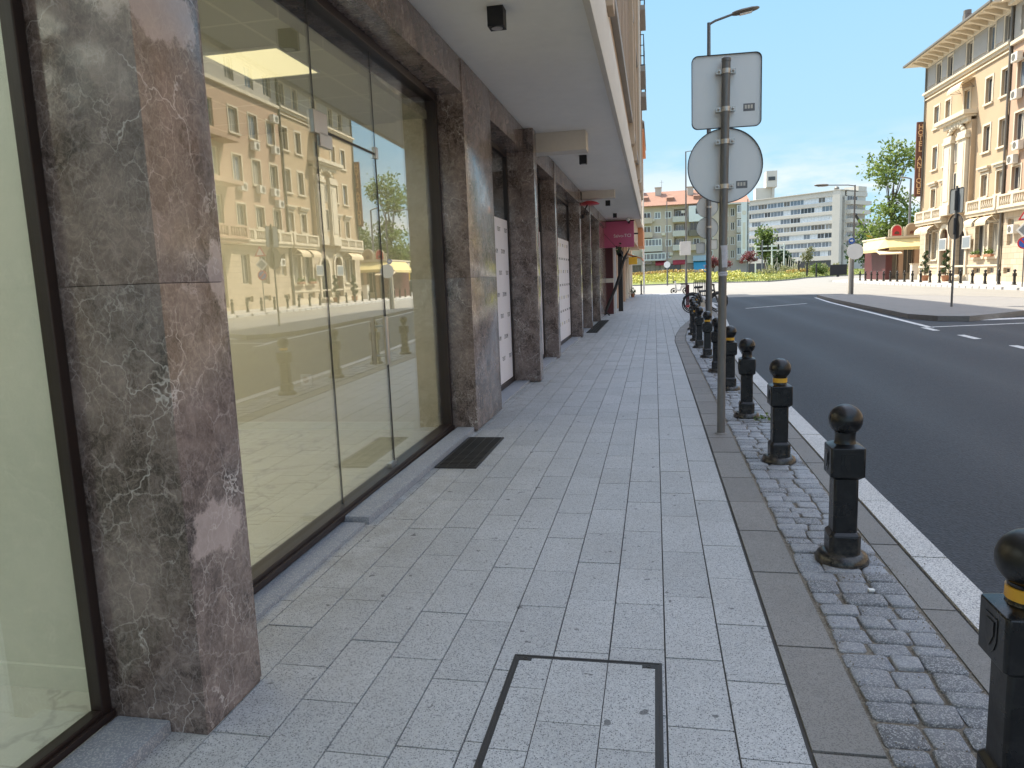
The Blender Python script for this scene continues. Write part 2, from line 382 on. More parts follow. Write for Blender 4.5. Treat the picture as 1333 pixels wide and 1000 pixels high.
def struct(mb, name, mats, kind='structure', **kw):
    o = mb.build(name, mats, **kw); o['kind'] = kind; return o
KIDS = {}
def copy_tree(o, loc, rotz=0., label=None, group=None):
    c = o.copy(); C.objects.link(c); c.location = loc; c.rotation_euler = (0, 0, rotz)
    if label: c['label'] = label
    if group: c['group'] = group
    for ch in [x for x in ALLKIDS(o)]:
        d = ch.copy(); C.objects.link(d); d.parent = c
        for g in [x for x in ALLKIDS(ch)]:
            e = g.copy(); C.objects.link(e); e.parent = d
    return c
def ALLKIDS(o): return [x for x in C.objects if x.parent == o]
def text_mb(body, size, M4, extrude=.004, align='CENTER', line=1.0, mat='ink', name='lettering', parent=None, offset=0.0):
    cu = bpy.data.curves.new('t', 'FONT'); cu.body = body; cu.size = size; cu.extrude = extrude; cu.align_x = align; cu.space_line = line; cu.offset = offset
    cu.resolution_u = 3
    ob = bpy.data.objects.new('t', cu); C.objects.link(ob)
    dg = bpy.context.evaluated_depsgraph_get(); me = ob.evaluated_get(dg).to_mesh()
    mb = MB(); mb.add([M4 @ v.co for v in me.vertices], [list(p.vertices) for p in me.polygons])
    ob.evaluated_get(dg).to_mesh_clear(); bpy.data.objects.remove(ob); bpy.data.curves.remove(cu)
    return mb
def frame4(o, x, y, z):
    m = Matrix.Identity(4)
    for i, a in enumerate((x, y, z)):
        for r in range(3): m[r][i] = a[r]
    for r in range(3): m[r][3] = o[r]
    return m
ORD = ['first', 'second', 'third', 'fourth', 'fifth', 'sixth', 'seventh', 'eighth', 'ninth', 'tenth', 'eleventh', 'twelfth', 'thirteenth', 'fourteenth', 'fifteenth', 'sixteenth', 'seventeenth', 'eighteenth', 'nineteenth', 'twentieth', 'twenty-first', 'twenty-second', 'twenty-third', 'twenty-fourth', 'twenty-fifth', 'twenty-sixth', 'twenty-seventh', 'twenty-eighth']
def lerp_poly(tab, y):
    if y <= tab[0][0]: return tab[0][1]
    for (a, xa), (b, xb) in zip(tab, tab[1:]):
        if y <= b:
            t = (y - a) / (b - a); return xa + (xb - xa) * t
    return tab[-1][1]
# ------------------------------------------------------------------ camera
f, yaw, pitch, roll = 943.06, .197779, .14399, -.03903955
cy, sy, cp, sp = math.cos(yaw), math.sin(yaw), math.cos(pitch), math.sin(pitch)
fw = Vector((-sy * cp, cy * cp, -sp)); rt = Vector((cy, sy, 0)); up = rt.cross(fw)
r2 = rt * math.cos(roll) + up * math.sin(roll); u2 = -rt * math.sin(roll) + up * math.cos(roll)
cam = bpy.data.cameras.new('camera'); co = bpy.data.objects.new('camera', cam); C.objects.link(co)
co.matrix_world = frame4((0, 0, 1.55), r2, u2, -fw)
cam.sensor_width = 36; cam.lens = f / 1333 * 36; cam.clip_start = .05; cam.clip_end = 3000
SC.camera = co
# ------------------------------------------------------------------ light
SKY_HI = 2.6
EL = R(53); HS = Vector((-.82, .57, 0)).normalized()
S = Vector((HS.x * math.cos(EL), HS.y * math.cos(EL), math.sin(EL)))
sl = bpy.data.lights.new('sun', 'SUN'); sl.energy = 4.9; sl.angle = R(.53); sl.color = (1, .915, .765)
so = bpy.data.objects.new('sun', sl); C.objects.link(so); so.rotation_euler = S.to_track_quat('Z', 'Y').to_euler(); so.location = (-30, 30, 60)
w = bpy.data.worlds.new('World'); SC.world = w; w.use_nodes = True
nt = w.node_tree; nt.nodes.clear()
out = nt.nodes.new('ShaderNodeOutputWorld'); bg = nt.nodes.new('ShaderNodeBackground'); bg.inputs[1].default_value = .135
sky = nt.nodes.new('ShaderNodeTexSky'); sky.sky_type = 'NISHITA'; sky.sun_disc = False; sky.sun_elevation = EL
sky.sun_rotation = math.atan2(HS.x, HS.y); sky.air_density = 1.0; sky.dust_density = .6; sky.ozone_density = 1.2; sky.altitude = 200
tc = nt.nodes.new('ShaderNodeTexCoord')
mp = nt.nodes.new('ShaderNodeMapping'); mp.inputs['Scale'].default_value = (1.6, 1.6, 5.5); nt.links.new(tc.outputs['Generated'], mp.inputs[0])
nz = nt.nodes.new('ShaderNodeTexNoise'); nz.inputs['Scale'].default_value = 2.3; nz.inputs['Detail'].default_value = 8; nz.inputs['Roughness'].default_value = .58
nt.links.new(mp.outputs[0], nz.inputs['Vector'])
sx = nt.nodes.new('ShaderNodeSeparateXYZ'); nt.links.new(tc.outputs['Generated'], sx.inputs[0])
band = nt.nodes.new('ShaderNodeMapRange'); band.inputs[1].default_value = .17; band.inputs[2].default_value = .07; nt.links.new(sx.outputs[2], band.inputs[0])
rp = nt.nodes.new('ShaderNodeMapRange'); rp.inputs[1].default_value = .44; rp.inputs[2].default_value = .56; nt.links.new(nz.outputs['Fac'], rp.inputs[0])
mu = nt.nodes.new('ShaderNodeMath'); mu.operation = 'MULTIPLY'; nt.links.new(band.outputs[0], mu.inputs[0]); nt.links.new(rp.outputs[0], mu.inputs[1])
mxc = nt.nodes.new('ShaderNodeMix'); mxc.data_type = 'RGBA'; nt.links.new(mu.outputs[0], mxc.inputs[0]); nt.links.new(sky.outputs[0], mxc.inputs[6]); mxc.inputs[7].default_value = (4.2, 4.2, 4.15, 1)
# bright hazy upper sky, clear pale blue towards the horizon
hs = nt.nodes.new('ShaderNodeHueSaturation'); nt.links.new(sky.outputs[0], hs.inputs['Color']); hs.inputs['Saturation'].default_value = .5; hs.inputs['Value'].default_value = SKY_HI
pr = nt.nodes.new('ShaderNodeMapRange'); pr.inputs[1].default_value = .0; pr.inputs[2].default_value = .36; nt.links.new(sx.outputs[2], pr.inputs[0])
pm = nt.nodes.new('ShaderNodeMix'); pm.data_type = 'RGBA'; nt.links.new(pr.outputs[0], pm.inputs[0]); pm.inputs[6].default_value = (2.25, 3.45, 4.05, 1); pm.inputs[7].default_value = (1.55, 2.85, 4.1, 1)
ur = nt.nodes.new('ShaderNodeMapRange'); ur.interpolation_type = 'SMOOTHSTEP'; ur.inputs[1].default_value = .40; ur.inputs[2].default_value = .78; ur.inputs[3].default_value = .0; ur.inputs[4].default_value = 1.; nt.links.new(sx.outputs[2], ur.inputs[0])
um = nt.nodes.new('ShaderNodeMix'); um.data_type = 'RGBA'; nt.links.new(ur.outputs[0], um.inputs[0]); nt.links.new(pm.outputs[2], um.inputs[6]); nt.links.new(hs.outputs[0], um.inputs[7])
nt.links.new(um.outputs[2], mxc.inputs[6])
nt.links.new(mxc.outputs[2], bg.inputs[0]); nt.links.new(bg.outputs[0], out.inputs[0])
vs_ = SC.view_settings; vs_.view_transform = 'Standard'; vs_.look = 'None'; vs_.gamma = 1; vs_.exposure = .95
SC.cycles.max_bounces = 8; SC.cycles.transparent_max_bounces = 12; SC.cycles.use_denoising = True
# ================================================================== SETTING
TT = [(-3, .48), (9, .47), (13, .46), (17, .44), (18.3, .49), (19.6, .58), (21.5, .75), (24.2, 1.09), (28, 1.38), (33, 1.65), (40, 1.9), (57, 2.2)]
KR = [(-3, 1.5), (11.5, 1.51), (14, 1.58), (17, 1.75), (20, 1.98), (24, 2.25), (28, 2.45), (33, 2.65), (40, 2.9), (57, 3.3)]
tE = lambda y: lerp_poly(TT, y)
kR = lambda y: lerp_poly(KR, y)
ROAD = -.12
mb = MB(); mb.box(-300, 500, -200, 900, -1.2, -.15); struct(mb, 'ground', 'earth')
mb = MB(); mb.add([(1.2, -60, ROAD), (11.2, -60, ROAD), (11.2, 47.5, ROAD), (1.2, 47.5, ROAD)], [(0, 1, 2, 3)]); struct(mb, 'road', 'asphalt')
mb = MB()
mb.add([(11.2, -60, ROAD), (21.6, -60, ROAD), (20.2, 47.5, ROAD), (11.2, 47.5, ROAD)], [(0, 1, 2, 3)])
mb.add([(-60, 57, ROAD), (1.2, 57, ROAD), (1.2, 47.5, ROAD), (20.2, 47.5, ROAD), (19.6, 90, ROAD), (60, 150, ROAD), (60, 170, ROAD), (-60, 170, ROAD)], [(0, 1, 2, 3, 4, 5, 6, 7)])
struct(mb, 'road', 'oldasphalt')  # pale sheet split from the dark road close to the shadow edge
# far pavement in front of the hotel
mb = MB(); mb.prism([(21.0, -60), (20.4, -25), (19.45, 46), (18.9, 84), (23, 92), (60, 92), (60, -60)], -.14, .02); struct(mb, 'pavement', 'pavefar')
mb = MB()
for (ya, xa, yb, xb) in ((-25, 20.4, 46, 19.45), (46, 19.45, 84, 18.9)):
    n = 40
    for i in range(n):
        a0, a1 = i / n, (i + 1) / n - .004
        mb.add([(xa + (xb - xa) * a - d, ya + (yb - ya) * a, z) for a in (a0, a1) for d in (0, .16) for z in (-.14, .024)], [(0, 2, 3, 1), (4, 5, 7, 6), (0, 1, 5, 4), (2, 6, 7, 3), (1, 3, 7, 5)], 0, random.random())
struct(mb, 'kerb', 'kerb')
# near pavement: bedding, pavers, slab band, setts, gutter slabs, kerb
ys = [-3 + i for i in range(61)]
mb = MB()
mb.prism([(-2.6, -3)] + [(kR(y) - .02, y) for y in ys] + [(-2.6, 57)], -.14, -.008); struct(mb, 'pavement_bedding', 'under')
CW = .2265
def paver(mb, x0, x1, y0, y1, ztop=0., g=.0016, tone=None):
    tone = random.random() if tone is None else tone
    xa, xb = x0 + g, x1 - g; ya, yb = y0 + g, y1 - g; e = .0018
    ea, eb = min(xb, tE(ya) - .004), min(xb, tE(yb) - .004)
    if ea <= xa + .01 and eb <= xa + .01: return
    ea, eb = max(ea, xa + .005), max(eb, xa + .005)
    z = ztop + random.uniform(-.0012, .0012); tl = random.uniform(-.0012, .0012)
    mb.add([(xa, ya, -.02), (ea, ya, -.02), (eb, yb, -.02), (xa, yb, -.02), (xa + e, ya + e, z + tl), (ea - e, ya + e, z), (eb - e, yb - e, z), (xa + e, yb - e, z - tl)],
           [(4, 5, 6, 7), (0, 1, 5, 4), (1, 2, 6, 5), (2, 3, 7, 6), (3, 0, 4, 7)], 0, tone)
mb = MB()
rnd = random.Random(3)
cols = []
for k in range(-1, 12):
    x1 = .48 - CW * k; x0 = x1 - CW
    if k < 0: x1, x0 = .48 - CW * k, .48 - CW * k - CW
    if x1 < -2.1: break
    y = -3 + rnd.random() * .4
    while y < 57:
        l = rnd.choice((.42, .5, .58, .62, .46))
        if y > 35: l *= 2
        paver(mb, max(x0, -2.1), x1, y, min(y + l, 57), tone=rnd.random()); y += l
for k in range(2, 8):                                   # columns that open where the pavement widens
    x0 = .48 + CW * (k - 1)
    y = 18.
    while y < 57:
        l = rnd.choice((.45, .55, .6)) * (2 if y > 35 else 1)
        paver(mb, x0, x0 + CW, y, min(y + l, 57), tone=rnd.random()); y += l
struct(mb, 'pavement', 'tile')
def strip(name, mat, fa, fb, ztop, lo, hi, g, y0=-3, y1=57):
    mb = MB(); y = y0
    while y < y1:
        l = random.uniform(lo, hi); b = min(y + l, y1)
        ya, yb = y + g, b - g; e = .004; z = ztop + random.uniform(-.0015, .0015)
        a0, a1, b0, b1 = fa(ya) + g, fa(yb) + g, fb(ya) - g, fb(yb) - g
        mb.add([(a0, ya, -.13), (b0, ya, -.13), (b1, yb, -.13), (a1, yb, -.13), (a0 + e, ya + e, z), (b0 - e, ya + e, z), (b1 - e, yb - e, z), (a1 + e, yb - e, z)],
               [(4, 5, 6, 7), (0, 1, 5, 4), (1, 2, 6, 5), (2, 3, 7, 6), (3, 0, 4, 7)], 0, random.random())
        y = b
    return struct(mb, name, mat)
bw = lambda y: .24
strip('slab_band', 'slab', lambda y: tE(y) + .004, lambda y: tE(y) + bw(y), 0.002, .52, .80, .003)
strip('gutter_slab', 'slab', lambda y: kR(y) - .34, lambda y: kR(y) - .185, .002, .8, 1.0, .003)
strip('kerb', 'kerb', lambda y: kR(y) - .182, lambda y: kR(y), .006, .95, 1.05, .003)
mb = MB(); mb.add([p for y in ys for p in ((tE(y) + .235, y, -.004), (kR(y) - .335, y, -.004))], [(2 * i, 2 * i + 1, 2 * i + 3, 2 * i + 2) for i in range(len(ys) - 1)])
struct(mb, 'sett_joint_bed', 'joint')
mb = MB(); rnd = random.Random(11); y = 1.
def sett(mb, x0, x1, y0, y1, tone):
    h = rnd.uniform(.004, .014); g = rnd.uniform(.004, .0075); j = lambda: rnd.uniform(-.008, .008)
    P = [(x0 + g + j(), y0 + g + j()), (x1 - g + j(), y0 + g + j()), (x1 - g + j(), y1 - g + j()), (x0 + g + j(), y1 - g + j())]
    # round the corners: 8-gon outline, two rings and a crown
    o = []
    for i in range(4):
        a, b, c = Vector((*P[i - 1], 0)), Vector((*P[i], 0)), Vector((*P[(i + 1) % 4], 0))
        o += [b + (a - b).normalized() * rnd.uniform(.006, .016), b + (c - b).normalized() * rnd.uniform(.006, .016)]
    cen = sum(o, Vector()) / 8
    v = [(p.x, p.y, -.02) for p in o] + [(p.x, p.y, h - .005) for p in o] + [(*(p.lerp(cen, .07)).xy, h - .0005 + rnd.uniform(-.0015, .0015)) for p in o] + [(*(p.lerp(cen, .5)).xy, h + rnd.uniform(-.0015, .002)) for p in o] + [(cen.x, cen.y, h + rnd.uniform(-.001, .002))]
    fs = []
    for r_ in range(3):
        for i in range(8): fs.append((r_ * 8 + i, r_ * 8 + (i + 1) % 8, r_ * 8 + 8 + (i + 1) % 8, r_ * 8 + 8 + i))
    for i in range(8): fs.append((24 + i, 24 + (i + 1) % 8, 32))
    mb.add(v, fs, 0, tone)
while y < 34:
    a, b = tE(y) + .245, kR(y) - .345; l = rnd.uniform(.095, .145)
    n = max(2, round((b - a) / .142)); cuts = [a + (b - a) * (i + (rnd.uniform(-.22, .22) if 0 < i < n else 0)) / n for i in range(n + 1)]
    for i in range(n): sett(mb, cuts[i], cuts[i + 1], y + rnd.uniform(-.006, .006), y + l + rnd.uniform(-.006, .006), rnd.random())
    y += l
so_ = struct(mb, 'cobble_strip', 'cobble', smooth=50)
mb = MB(); mb.add([p for y in ys[33:] for p in ((tE(y) + .24, y, .001), (kR(y) - .34, y, .001))], [(2 * i, 2 * i + 1, 2 * i + 3, 2 * i + 2) for i in range(len(ys) - 34)])
struct(mb, 'cobble_strip', 'cobble')
# weeds at the bollard feet and grit
# painted markings
mb = MB(); zp = ROAD + .004
def mark(p): mb.add([(a, b, zp) for a, b in p], [list(range(len(p)))])
for y in (26.6, 22.9, 19.55, 17.2, 14.7, 12.0, 9.2, 6.4, 3.6): mark([(6.74, y), (6.90, y), (6.95, y + 1.05), (6.79, y + 1.05)]) if y < 22 else None
mark([(6.95, 20.6), (7.1, 20.5), (8.15, 36.5), (8.75, 42.6), (8.62, 42.7), (8.0, 36.5)])
mark([(7.05, 20.75), (7.06, 20.6), (11.0, 21.55), (11.0, 21.7)])
mark([(9.0, 23.1), (9.0, 22.6), (10.9, 22.9), (10.9, 23.4)])
mark([(3.2, 36.4), (3.35, 36.4), (3.0, 41), (2.85, 41)]); mark([(3.9, 33.0), (7.0, 36.0), (6.95, 36.15), (3.85, 33.15)])
struct(mb, 'road_marking', 'paint')
# traffic island
isl = [(7.55, 24.0), (7.95, 22.75), (8.6, 22.3), (11.0, 24.3), (14.8, 28.0), (14.2, 34.), (11.2, 40.2), (9.6, 43.0), (9.1, 43.2), (8.75, 42.6), (8.2, 36.0)]
cen = Vector((10.2, 33)); ins = [tuple(Vector(p) + (cen - Vector(p)).normalized() * .17) for p in isl]
mb = MB(); mb.prism(ins, -.13, .03); struct(mb, 'traffic_island', 'slab')
mb = MB()
for i in range(len(isl)):
    a, b, c, d = isl[i], isl[(i + 1) % len(isl)], ins[(i + 1) % len(isl)], ins[i]
    mb.add([(*p, z) for z in (-.13, .034) for p in (a, b, c, d)], [(4, 5, 6, 7), (0, 1, 5, 4), (2, 3, 7, 6), (1, 2, 6, 5), (3, 0, 4, 7)])
struct(mb, 'island_kerb', 'kerbdark')
# roundabout: kerb, grassy mound
edge = [(-40, 104), (-12, 104), (-2, 106), (5.3, 107), (10, 103), (14.3, 99), (19, 108), (23, 120), (30, 131), (40, 140), (40, 146), (-40, 146)]
def mound(x, y, d): return -.08 + 1.15 * (1 - math.exp(-d / 6.)) + .12 * math.sin(x * .6) * (1 - math.exp(-d / 5))
NX, NY = 60, 16; mb = MB(); vv = []
frontE = sorted([(x, y) for x, y in edge[:10]])
for i in range(NX + 1):
    x = -40 + 80 * i / NX; y0 = lerp_poly(frontE, x)
    for j in range(NY + 1):
        y = y0 + (147 - y0) * (j / NY) ** 1.6; vv.append((x, y, mound(x, y, y - y0) if j else -.12))
mb.add(vv, [(i * (NY + 1) + j, (i + 1) * (NY + 1) + j, (i + 1) * (NY + 1) + j + 1, i * (NY + 1) + j + 1) for i in range(NX) for j in range(NY)])
struct(mb, 'roundabout_lawn', 'turf', smooth=60)
mb = MB()
for (xa, ya), (xb, yb) in zip(frontE, frontE[1:]):
    mb.add([(xa, ya - .3, -.13), (xb, yb - .3, -.13), (xb, yb, -.13), (xa, ya, -.13), (xa, ya - .3, .03), (xb, yb - .3, .03), (xb, yb, .03), (xa, ya, .03)], [(0, 1, 5, 4), (4, 5, 6, 7), (2, 3, 7, 6)])
struct(mb, 'roundabout_kerb', 'kerbdark')
def leafcards(mb, pts, size, rnd, mi=0, flat=0.):
    for (p, tone) in pts:
        s_ = size * rnd.uniform(.6, 1.35)
        a = Vector((rnd.gauss(0, 1), rnd.gauss(0, 1), rnd.gauss(0, 1) * (1 - flat))).normalized()
        b = a.cross(Vector((rnd.gauss(0, 1), rnd.gauss(0, 1), rnd.gauss(0, 1)))).normalized()
        p = Vector(p); mb.add([p - a * s_, p + b * s_ * .55, p + a * s_, p - b * s_ * .55], [(0, 1, 2, 3)], mi, tone)
rnd = random.Random(5); mb = MB(); pts = []
for i in range(9000):
    x = rnd.uniform(-14, 22); y0 = lerp_poly(frontE, x); d = 1.5 + 7 * rnd.random() ** .8
    if x > 12 and d > 3 + rnd.random(): continue
    h = mound(x, y0 + d, d) + rnd.random() ** 1.3 * (.75 if d > 3 else .35)
    pts.append(((x, y0 + d, h), rnd.random()))
leafcards(mb, pts, .16, rnd); o = mb.build('flower_bed', 'flower'); o['kind'] = 'stuff'; tag(o, 'yellow flowering ground cover along the front of the roundabout mound', 'flower bed')
mb = MB(); pts = []
for i in range(2600):
    x = rnd.uniform(-10, 8); y0 = lerp_poly(frontE, x); d = rnd.uniform(8, 10)
    pts.append(((x, y0 + d, mound(x, y0 + d, d) + rnd.random() * 1.1), rnd.random()))
for i in range(1400):
    x = rnd.uniform(20, 34); y0 = lerp_poly(frontE, x); d = rnd.uniform(7, 9)
    pts.append(((x, y0 + d, mound(x, y0 + d, d) + rnd.random() * .45), rnd.random()))
leafcards(mb, pts, .15, rnd); o = mb.build('flower_bed', 'flowerred'); o['kind'] = 'stuff'; tag(o, 'taller orange tipped flowers rising behind the yellow flower bed', 'flower bed')
mb = MB(); pts = []
for i in range(6000):
    x = rnd.uniform(8, 40); y0 = lerp_poly(frontE, x); d = 13 * rnd.random() ** 1.5 + .1
    pts.append(((x, y0 + d, mound(x, y0 + d, d) + rnd.random() * .10), rnd.random()))
leafcards(mb, pts, .10, rnd); o = mb.build('grass', 'grass'); o['kind'] = 'stuff'; tag(o, 'short bright grass on the roundabout mound', 'grass')
mb = MB(); pts = []
for i in range(5200):
    x = rnd.uniform(15, 37); y0 = lerp_poly(frontE, x); d = rnd.uniform(11, 15)
    b = .45 + .35 * math.sin(x * 1.9) + .25 * math.sin(x * 4.7 + 1)
    pts.append(((x, y0 + d, mound(x, y0 + d, d) + rnd.random() * max(.15, b) * 1.3), rnd.random()))
leafcards(mb, pts, .15, rnd); o = mb.build('shrub_bank', 'leafpale'); o['kind'] = 'stuff'; tag(o, 'low olive shrubs massed across the back of the roundabout lawn', 'shrubs')
# ================================================================== SHOP BUILDING (left)
sb = thing('shop_building', 'large corner building on the left with brown marble shopfront pillars under a pale overhanging slab', 'building', (-2, 2, 0))
def marble_box(mb, x0, x1, y0, y1, z0, z1, cuts=(1.58,)):
    zs = [z0] + [c for c in cuts if z0 < c < z1] + [z1]
    for a, b in zip(zs, zs[1:]): mb.bbox(x0, x1, y0, y1, a + .0006, b - .0006, .003)
PIL = [(-1.56, 2.09, 2.44), (-1.81, 7.14, 8.37), (-1.69, 10.65, 10.93), (-1.81, 13.78, 14.04), (-1.81, 18.42, 18.72), (-1.81, 21.4, 21.7), (-1.81, 24.8, 25.1)]
for i, (x, a, b) in enumerate(PIL):
    mb = MB(); marble_box(mb, -2.36 if i else -2.025, x, a, b, .012 if i else .0, 3.675, (1.58, 3.1) if i != 1 else (1.58, 3.3)); mb.build('pillar', 'marble', sb, smooth=40)
    if i == 0:
        e = MB(); e.bbox(-1.72, -1.566, b, b + .022, .01, 3.67, .004); e.build('edge_trim', 'marble', sb)
gaps = [(-6, 2.09)] + [(PIL[i][2], PIL[i + 1][1]) for i in range(6)] + [(25.1, 29.4)]
mb = MB()
for a, b in gaps: marble_box(mb, -2.36, -1.815, a + .001, b - .001, 3.35, 3.672, ())
mb.build('lintel', 'marble', sb, smooth=40)
mb = MB(); mb.box(-2.36, -1.9, 25.1, 29.4, 0, 3.35); mb.build('end_wall', 'marble', sb)
mb = MB(); mb.box(-14, -.53, -8, 29.4, 3.68, 4.34); mb.build('overhang_slab', 'soffit', sb)
mb = MB(); mb.bbox(-.529, -.47, -8, 29.4, 3.665, 4.36, .008); mb.build('fascia', 'cream', sb, smooth=40)
for (y, zb, xr) in ((11.1, 3.40, -.97), (18.95, 3.49, -.97), (3.0, 3.40, -.97)):
    if y == 3.0: continue
    mb = MB(); mb.bbox(-1.80, xr, y, y + .34, zb, 3.679, .006); mb.build('ceiling_beam', 'cream', sb)
# upper storeys
mb = MB(); mb.box(-14, -.52, -8, 29.35, 4.36, 19.1); mb.build('upper_wall', 'beige', sb)
mb = MB(); mb.bbox(-14, -.2, -8.2, 29.5, 19.1, 19.45, .02); mb.build('roof_cornice', 'cream', sb)
for z in (4.80, 7.6, 10.4, 13.2, 16.0): mb = MB(); mb.bbox(-.52, -.43, -8, 29.3, z, z + .14, .01); mb.build('string_course', 'greycon', sb)
rr = random.Random(2)
for (a, b) in ((-2, 4.6), (8.8, 16.4), (19.5, 22.5)):
    for z in (4.95, 7.75, 10.55, 13.35):
        y = a; mb = MB()
        while y < b: mb.box(-.52, -.475 + rr.uniform(-.004, .004), y, y + .11, z, z + 2.6); y += .13
        mb.build('ribbed_cladding', 'beigedark', sb)
for y in (4.8, 8.2, 16.6, 19.0, 22.9, 25.6, 28.8): mb = MB(); mb.bbox(-.52, -.40, y, y + .35, 4.36, 19.1, .01); mb.build('pilaster', 'beige', sb)
def each(name, mat, parent, T, items, fn, **kw):
    for it in items:
        q = MB(T); fn(q, it); o = q.build(name, mat, parent, **kw); ORG[o.name] = ORG[parent.name]
WR = random.Random(99)
def window(parent, T, u0, u1, z0, z1, w=0., fr=.07, mull=1, trans=True, fm='winframe', gm='winglass', depth=.06):
    mb = MB(T); a = w; b = w + depth
    mb.box(u0, u0 + fr, a, b, z0, z1); mb.box(u1 - fr, u1, a, b, z0, z1); mb.box(u0 + fr, u1 - fr, a, b, z0, z0 + fr); mb.box(u0 + fr, u1 - fr, a, b, z1 - fr, z1)
    for i in range(mull):
        u = u0 + (u1 - u0) * (i + 1) / (mull + 1); mb.box(u - fr * .4, u + fr * .4, a, b - .01, z0 + fr, z1 - fr)
    wo = mb.build('window', fm, parent); ORG[wo.name] = ORG[parent.name]
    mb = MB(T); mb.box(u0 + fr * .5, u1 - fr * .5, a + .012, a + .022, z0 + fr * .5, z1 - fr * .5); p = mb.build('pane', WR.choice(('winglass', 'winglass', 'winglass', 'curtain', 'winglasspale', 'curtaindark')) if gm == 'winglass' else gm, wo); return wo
TB = frame4((-.52, 0, 0), Vector((0, 1, 0)), Vector((1, 0, 0)), Vector((0, 0, 1)))
for z in (5.4, 8.2, 11.0, 13.8):
    for y in (5.6, 17.2, 23.6, 26.6): window(sb, TB, y, y + 1.3, z, z + 1.5, 0, .07)
def wall_balcony(parent, x0, x1, y0, y1, z, rail=True):
    mb = MB(); mb.bbox(x0, x1, y0, y1, z, z + .16, .01); bo = mb.build('balcony', 'greycon', parent); ORG[bo.name] = ORG[parent.name]
    mb = MB()
    for zz in (.45, .75, 1.05): mb.tube([(x0 + .02, y0 + .03, z + zz), (x1 - .03, y0 + .03, z + zz), (x1 - .03, y1 - .03, z + zz), (x0 + .02, y1 - .03, z + zz)], .014, 6)
    n = max(2, int((y1 - y0) / .45))
    for i in range(n + 1): mb.tube([(x1 - .03, y0 + .03 + (y1 - y0 - .06) * i / n, z + .16), (x1 - .03, y0 + .03 + (y1 - y0 - .06) * i / n, z + 1.05)], .012, 6)
    mb.build('railing', 'iron', bo)
for (y0, y1, z) in ((23.2, 25.4, 7.55), (26.4, 28.6, 7.55), (23.2, 25.4, 10.35), (26.4, 28.6, 10.35), (16.9, 18.9, 13.15), (26.4, 28.6, 13.15)): wall_balcony(sb, -.52, -.22, y0, y1, z)
mb = MB(); mb.tube([(-.40, 23.05, 4.3), (-.40, 23.05, 19)], .05, 8); mb.build('drain_pipe', 'acwhite', sb)
def sk(mb):   # the glazing line is not quite parallel to the kerb
    mb.v = [Vector((v.x - .0165 * (v.y - 4.8), v.y, v.z)) for v in mb.v]; return mb
# right shop: frame, panes, glass door, interior
def frame_rect(mb, x0, x1, y0, y1, z0, z1, t):
    mb.box(x0, x1, y0, y0 + t, z0, z1); mb.box(x0, x1, y1 - t, y1, z0, z1); mb.box(x0, x1, y0 + t, y1 - t, z0, z0 + t); mb.box(x0, x1, y0 + t, y1 - t, z1 - t, z1)
mb = MB(); frame_rect(mb, -2.14, -2.03, 2.441, 7.139, .03, 3.349, .065); mb.box(-2.03, -2.015, 2.441, 7.139, .03, .07)
fr = sk(mb).build('shop_window', 'frame', sb, bevel=.004); ORG[fr.name] = ORG[sb.name]
for (a, b, c, d) in ((2.50, 4.398, .09, 3.29), (5.458, 7.08, .09, 3.29), (4.41, 5.446, 2.545, 3.29)):
    mb = MB(); mb.box(-2.09, -2.08, a, b, c, d); sk(mb).build('pane', 'shopglass', fr)
mb = MB(); mb.box(-2.091, -2.079, 4.400, 4.407, .09, 3.29); mb.box(-2.091, -2.079, 5.452, 5.458, 2.55, 3.29); sk(mb).build('silicone_joint', 'machinedark', fr)
dr = sk(MB().box(-2.09, -2.08, 4.418, 5.440, .075, 2.525)).build('glass_door', 'shopglass', sb); ORG[dr.name] = ORG[sb.name]
mb = MB(); mb.box(-2.094, -2.076, 4.44, 5.44, 2.526, 2.540); mb.box(-2.094, -2.076, 5.441, 5.451, .08, 2.53); sk(mb).build('door_seal', 'machinedark', dr)
mb = MB(); mb.bbox(-2.105, -2.065, 4.36, 4.56, 2.50, 2.64, .004); mb.bbox(-2.105, -2.065, 4.43, 4.62, 2.43, 2.517, .004); sk(mb).build('hinge_plate', 'steel', dr)
mb = MB(); mb.bbox(-2.105, -2.065, 5.42, 5.48, 2.50, 2.585, .004); sk(mb).build('hinge_plate', 'steel', dr)
mb = MB(); mb.bbox(-2.105, -2.065, 5.33, 5.46, .06, .13, .004); sk(mb).build('hinge_plate', 'steel', dr)
mb = MB()
for s_ in (1, -1):
    x = -2.085 + .055 * s_; mb.tube([(x, 5.31, .93), (x, 5.31, 1.30)], .019, 12)
for z in (1.0, 1.23): mb.tube([(-2.14, 5.31, z), (-2.03, 5.31, z)], .010, 8)
sk(mb).build('handle', 'steel', dr, smooth=40)
mb = MB(); mb.box(-6.5, -2.15, 2.34, 7.1, -.05, .03); mb.build('shop_floor', 'intfloor', sb)
mb = MB(); mb.box(-6.5, -2.15, 7.1, 7.2, 0, 3.3); mb.box(-6.6, -6.5, 2.3, 7.2, 0, 3.3); mb.box(-6.5, -2.15, 2.28, 2.34, 0, 3.3); mb.box(-2.46, -2.19, 7.02, 7.099, .03, 3.12); mb.build('shop_wall', 'intwall', sb)
mb = MB(); mb.box(-6.5, -2.16, 2.34, 7.1, 3.12, 3.2); mb.build('shop_ceiling', 'ceil', sb)
mb = MB(); mb.box(-6.49, -2.45, 7.085, 7.099, .03, .11); mb.build('skirting', 'intwhite', sb)
